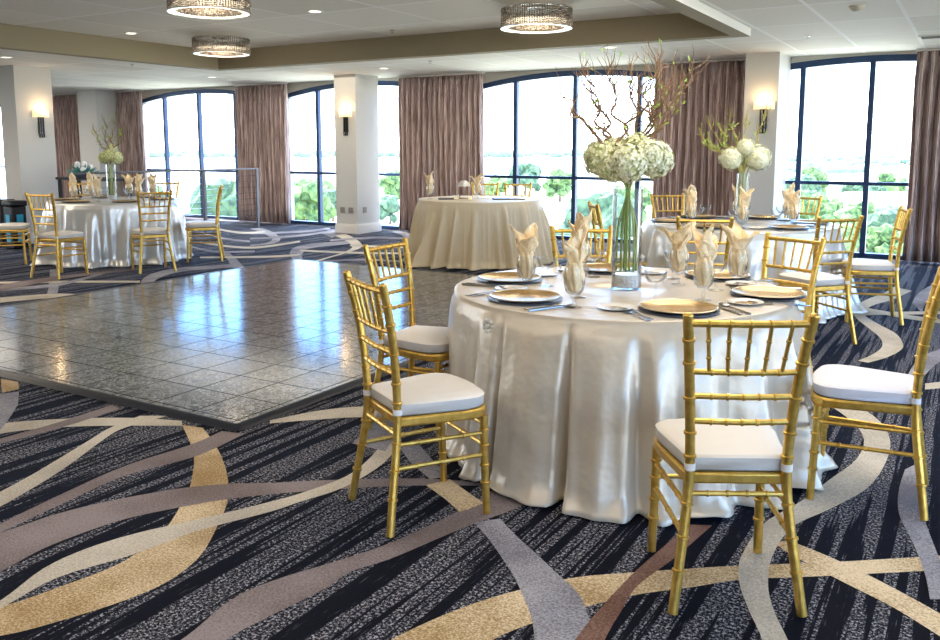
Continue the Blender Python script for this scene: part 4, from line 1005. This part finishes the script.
def tree(px, dist, s, k):
    x = (px - 470) / F * dist
    if any(abs(x - (hx - 470) / F * hd) < hw / 2 + 4 * s and abs(dist - hd) < 8 + 5 * s for hx, hd, hw in ((884, 172, 22), (828, 262, 30), (905, 330, 40), (345, 260, 30), (300, 330, 26))): return
    if any(math.hypot(x - a, dist - b) < 4.6 * (s + c) for a, b, c in TREES): return
    w_, e0, e1 = ('rightmost', 795, 915) if px > 780 else (('wide middle', 485, 655) if px > 470 else (('middle left', 285, 403) if px > 270 else ('far left', 148, 245)))
    f = (px - e0) / (e1 - e0); side = 'left edge' if f < .2 else ('left half' if f < .45 else ('centre' if f < .6 else ('right half' if f < .82 else 'right edge')))
    row = 'nearest' if dist < 125 else ('second nearest' if dist < 160 else ('distant' if dist < 200 else 'most distant'))
    lab = '%s %s tree%s, %s of the %s window view' % (row, ('bushy', 'dark', 'loose')[k], '' if s > .95 else ' of small size', side, w_)
    if lab in TLAB: return
    TLAB.add(lab); TREES.append((x, dist, s))
    place(TR[k], (x, dist, GZ + .1), tr.uniform(0, 6.28), lab, 'trees outside the %s window' % w_, scale=s)
for px in range(798, 925, 9):
    for dist, s in ((118, .95), (150, 1.0), (185, 1.1), (225, 1.2)):
        if tr.random() < .75: tree(px + tr.uniform(-5, 5), dist + tr.uniform(-14, 14), s * tr.uniform(.7, 1.15), tr.randrange(3))
for px, dist, s in ((604, 115, 1.3), (590, 130, 1), (617, 150, 1.1), (588, 165, .9), (560, 260, 1.2), (645, 130, 1.2), (632, 170, 1.1), (303, 150, 1.3), (295, 175, 1.0), (395, 240, 1.2), (232, 120, 1.5), (218, 140, 1.2), (212, 98, .6), (183, 98, .7), (193, 108, .7), (243, 98, .6), (228, 92, .6), (201, 92, .6),
                    (285, 200, 1.1), (320, 210, 1), (333, 190, .9), (390, 180, .8), (495, 240, 1), (525, 300, 1.4), (540, 290, 1.2), (150, 200, 1)):
    tree(px, dist, s, tr.randrange(3))
fo = MB()
for k in range(520):
    px = tr.uniform(-60, 1000); far = px < 660 and tr.random() < .8; dist = tr.uniform(1450, 2400) if far else tr.uniform(420, 1400); h = tr.uniform(7, 11) if far else tr.uniform(3, 6)
    if not far and -900 < (px - 470) / F * dist < 210 and dist > 435: continue
    fo.blob(((px - 470) / F * dist, dist, GZ + h * .5), h, 1, .5, 2, sq=(1.5, 1.2, .8))
o = fo.build('distant_woods', outm('woods_foliage_hazy', (.10, .17, .13), (.20, .27, .22), .05), smooth=False); tag(o, 'distant band of trees on the horizon outside', 'woods', kind='stuff')  # pale blue-green base colour stands in for distance haze
M_bld = mat('pale_building', (.72, .70, .66), .8); M_roof = mat('pale_roof', (.5, .42, .38), .8)
for k, (px, dist, wd, h, l) in enumerate(((884, 172, 22, 5, 'nearest pale house among the trees outside the rightmost window'), (828, 262, 30, 6, 'long pale house in the left half of the rightmost window view'), (905, 330, 40, 7, 'wide pale house near the horizon outside the rightmost window'),
        (345, 260, 30, 6, 'pale house beyond the middle pillar, outside the middle left window'), (300, 330, 26, 7, 'far pale house at the left of the middle left window'), (510, 420, 50, 8, 'far wide pale building seen through the wide middle window, left part'), (590, 380, 30, 7, 'far pale house seen through the wide middle window, behind the vase'))):
    x = (px - 470) / F * dist; b = empty('house', (x, dist, GZ + .1), .3 * k); m = MB(); m.box(-wd / 2, wd / 2, -6, 6, 0, h); m.build('walls', M_bld, parent=b, smooth=False)
    m = MB(); m.add([(-wd / 2 - .6, -6.6, h), (wd / 2 + .6, -6.6, h), (wd / 2 + .6, 6.6, h), (-wd / 2 - .6, 6.6, h), (-wd / 2 + 3, 0, h + 2.6), (wd / 2 - 3, 0, h + 2.6)], [(0, 1, 5, 4), (1, 2, 5), (2, 3, 4, 5), (3, 0, 4), (0, 3, 2, 1)]); m.build('roof', M_roof, parent=b, smooth=False)
    tag(b, l, 'house', 'houses outside the windows')
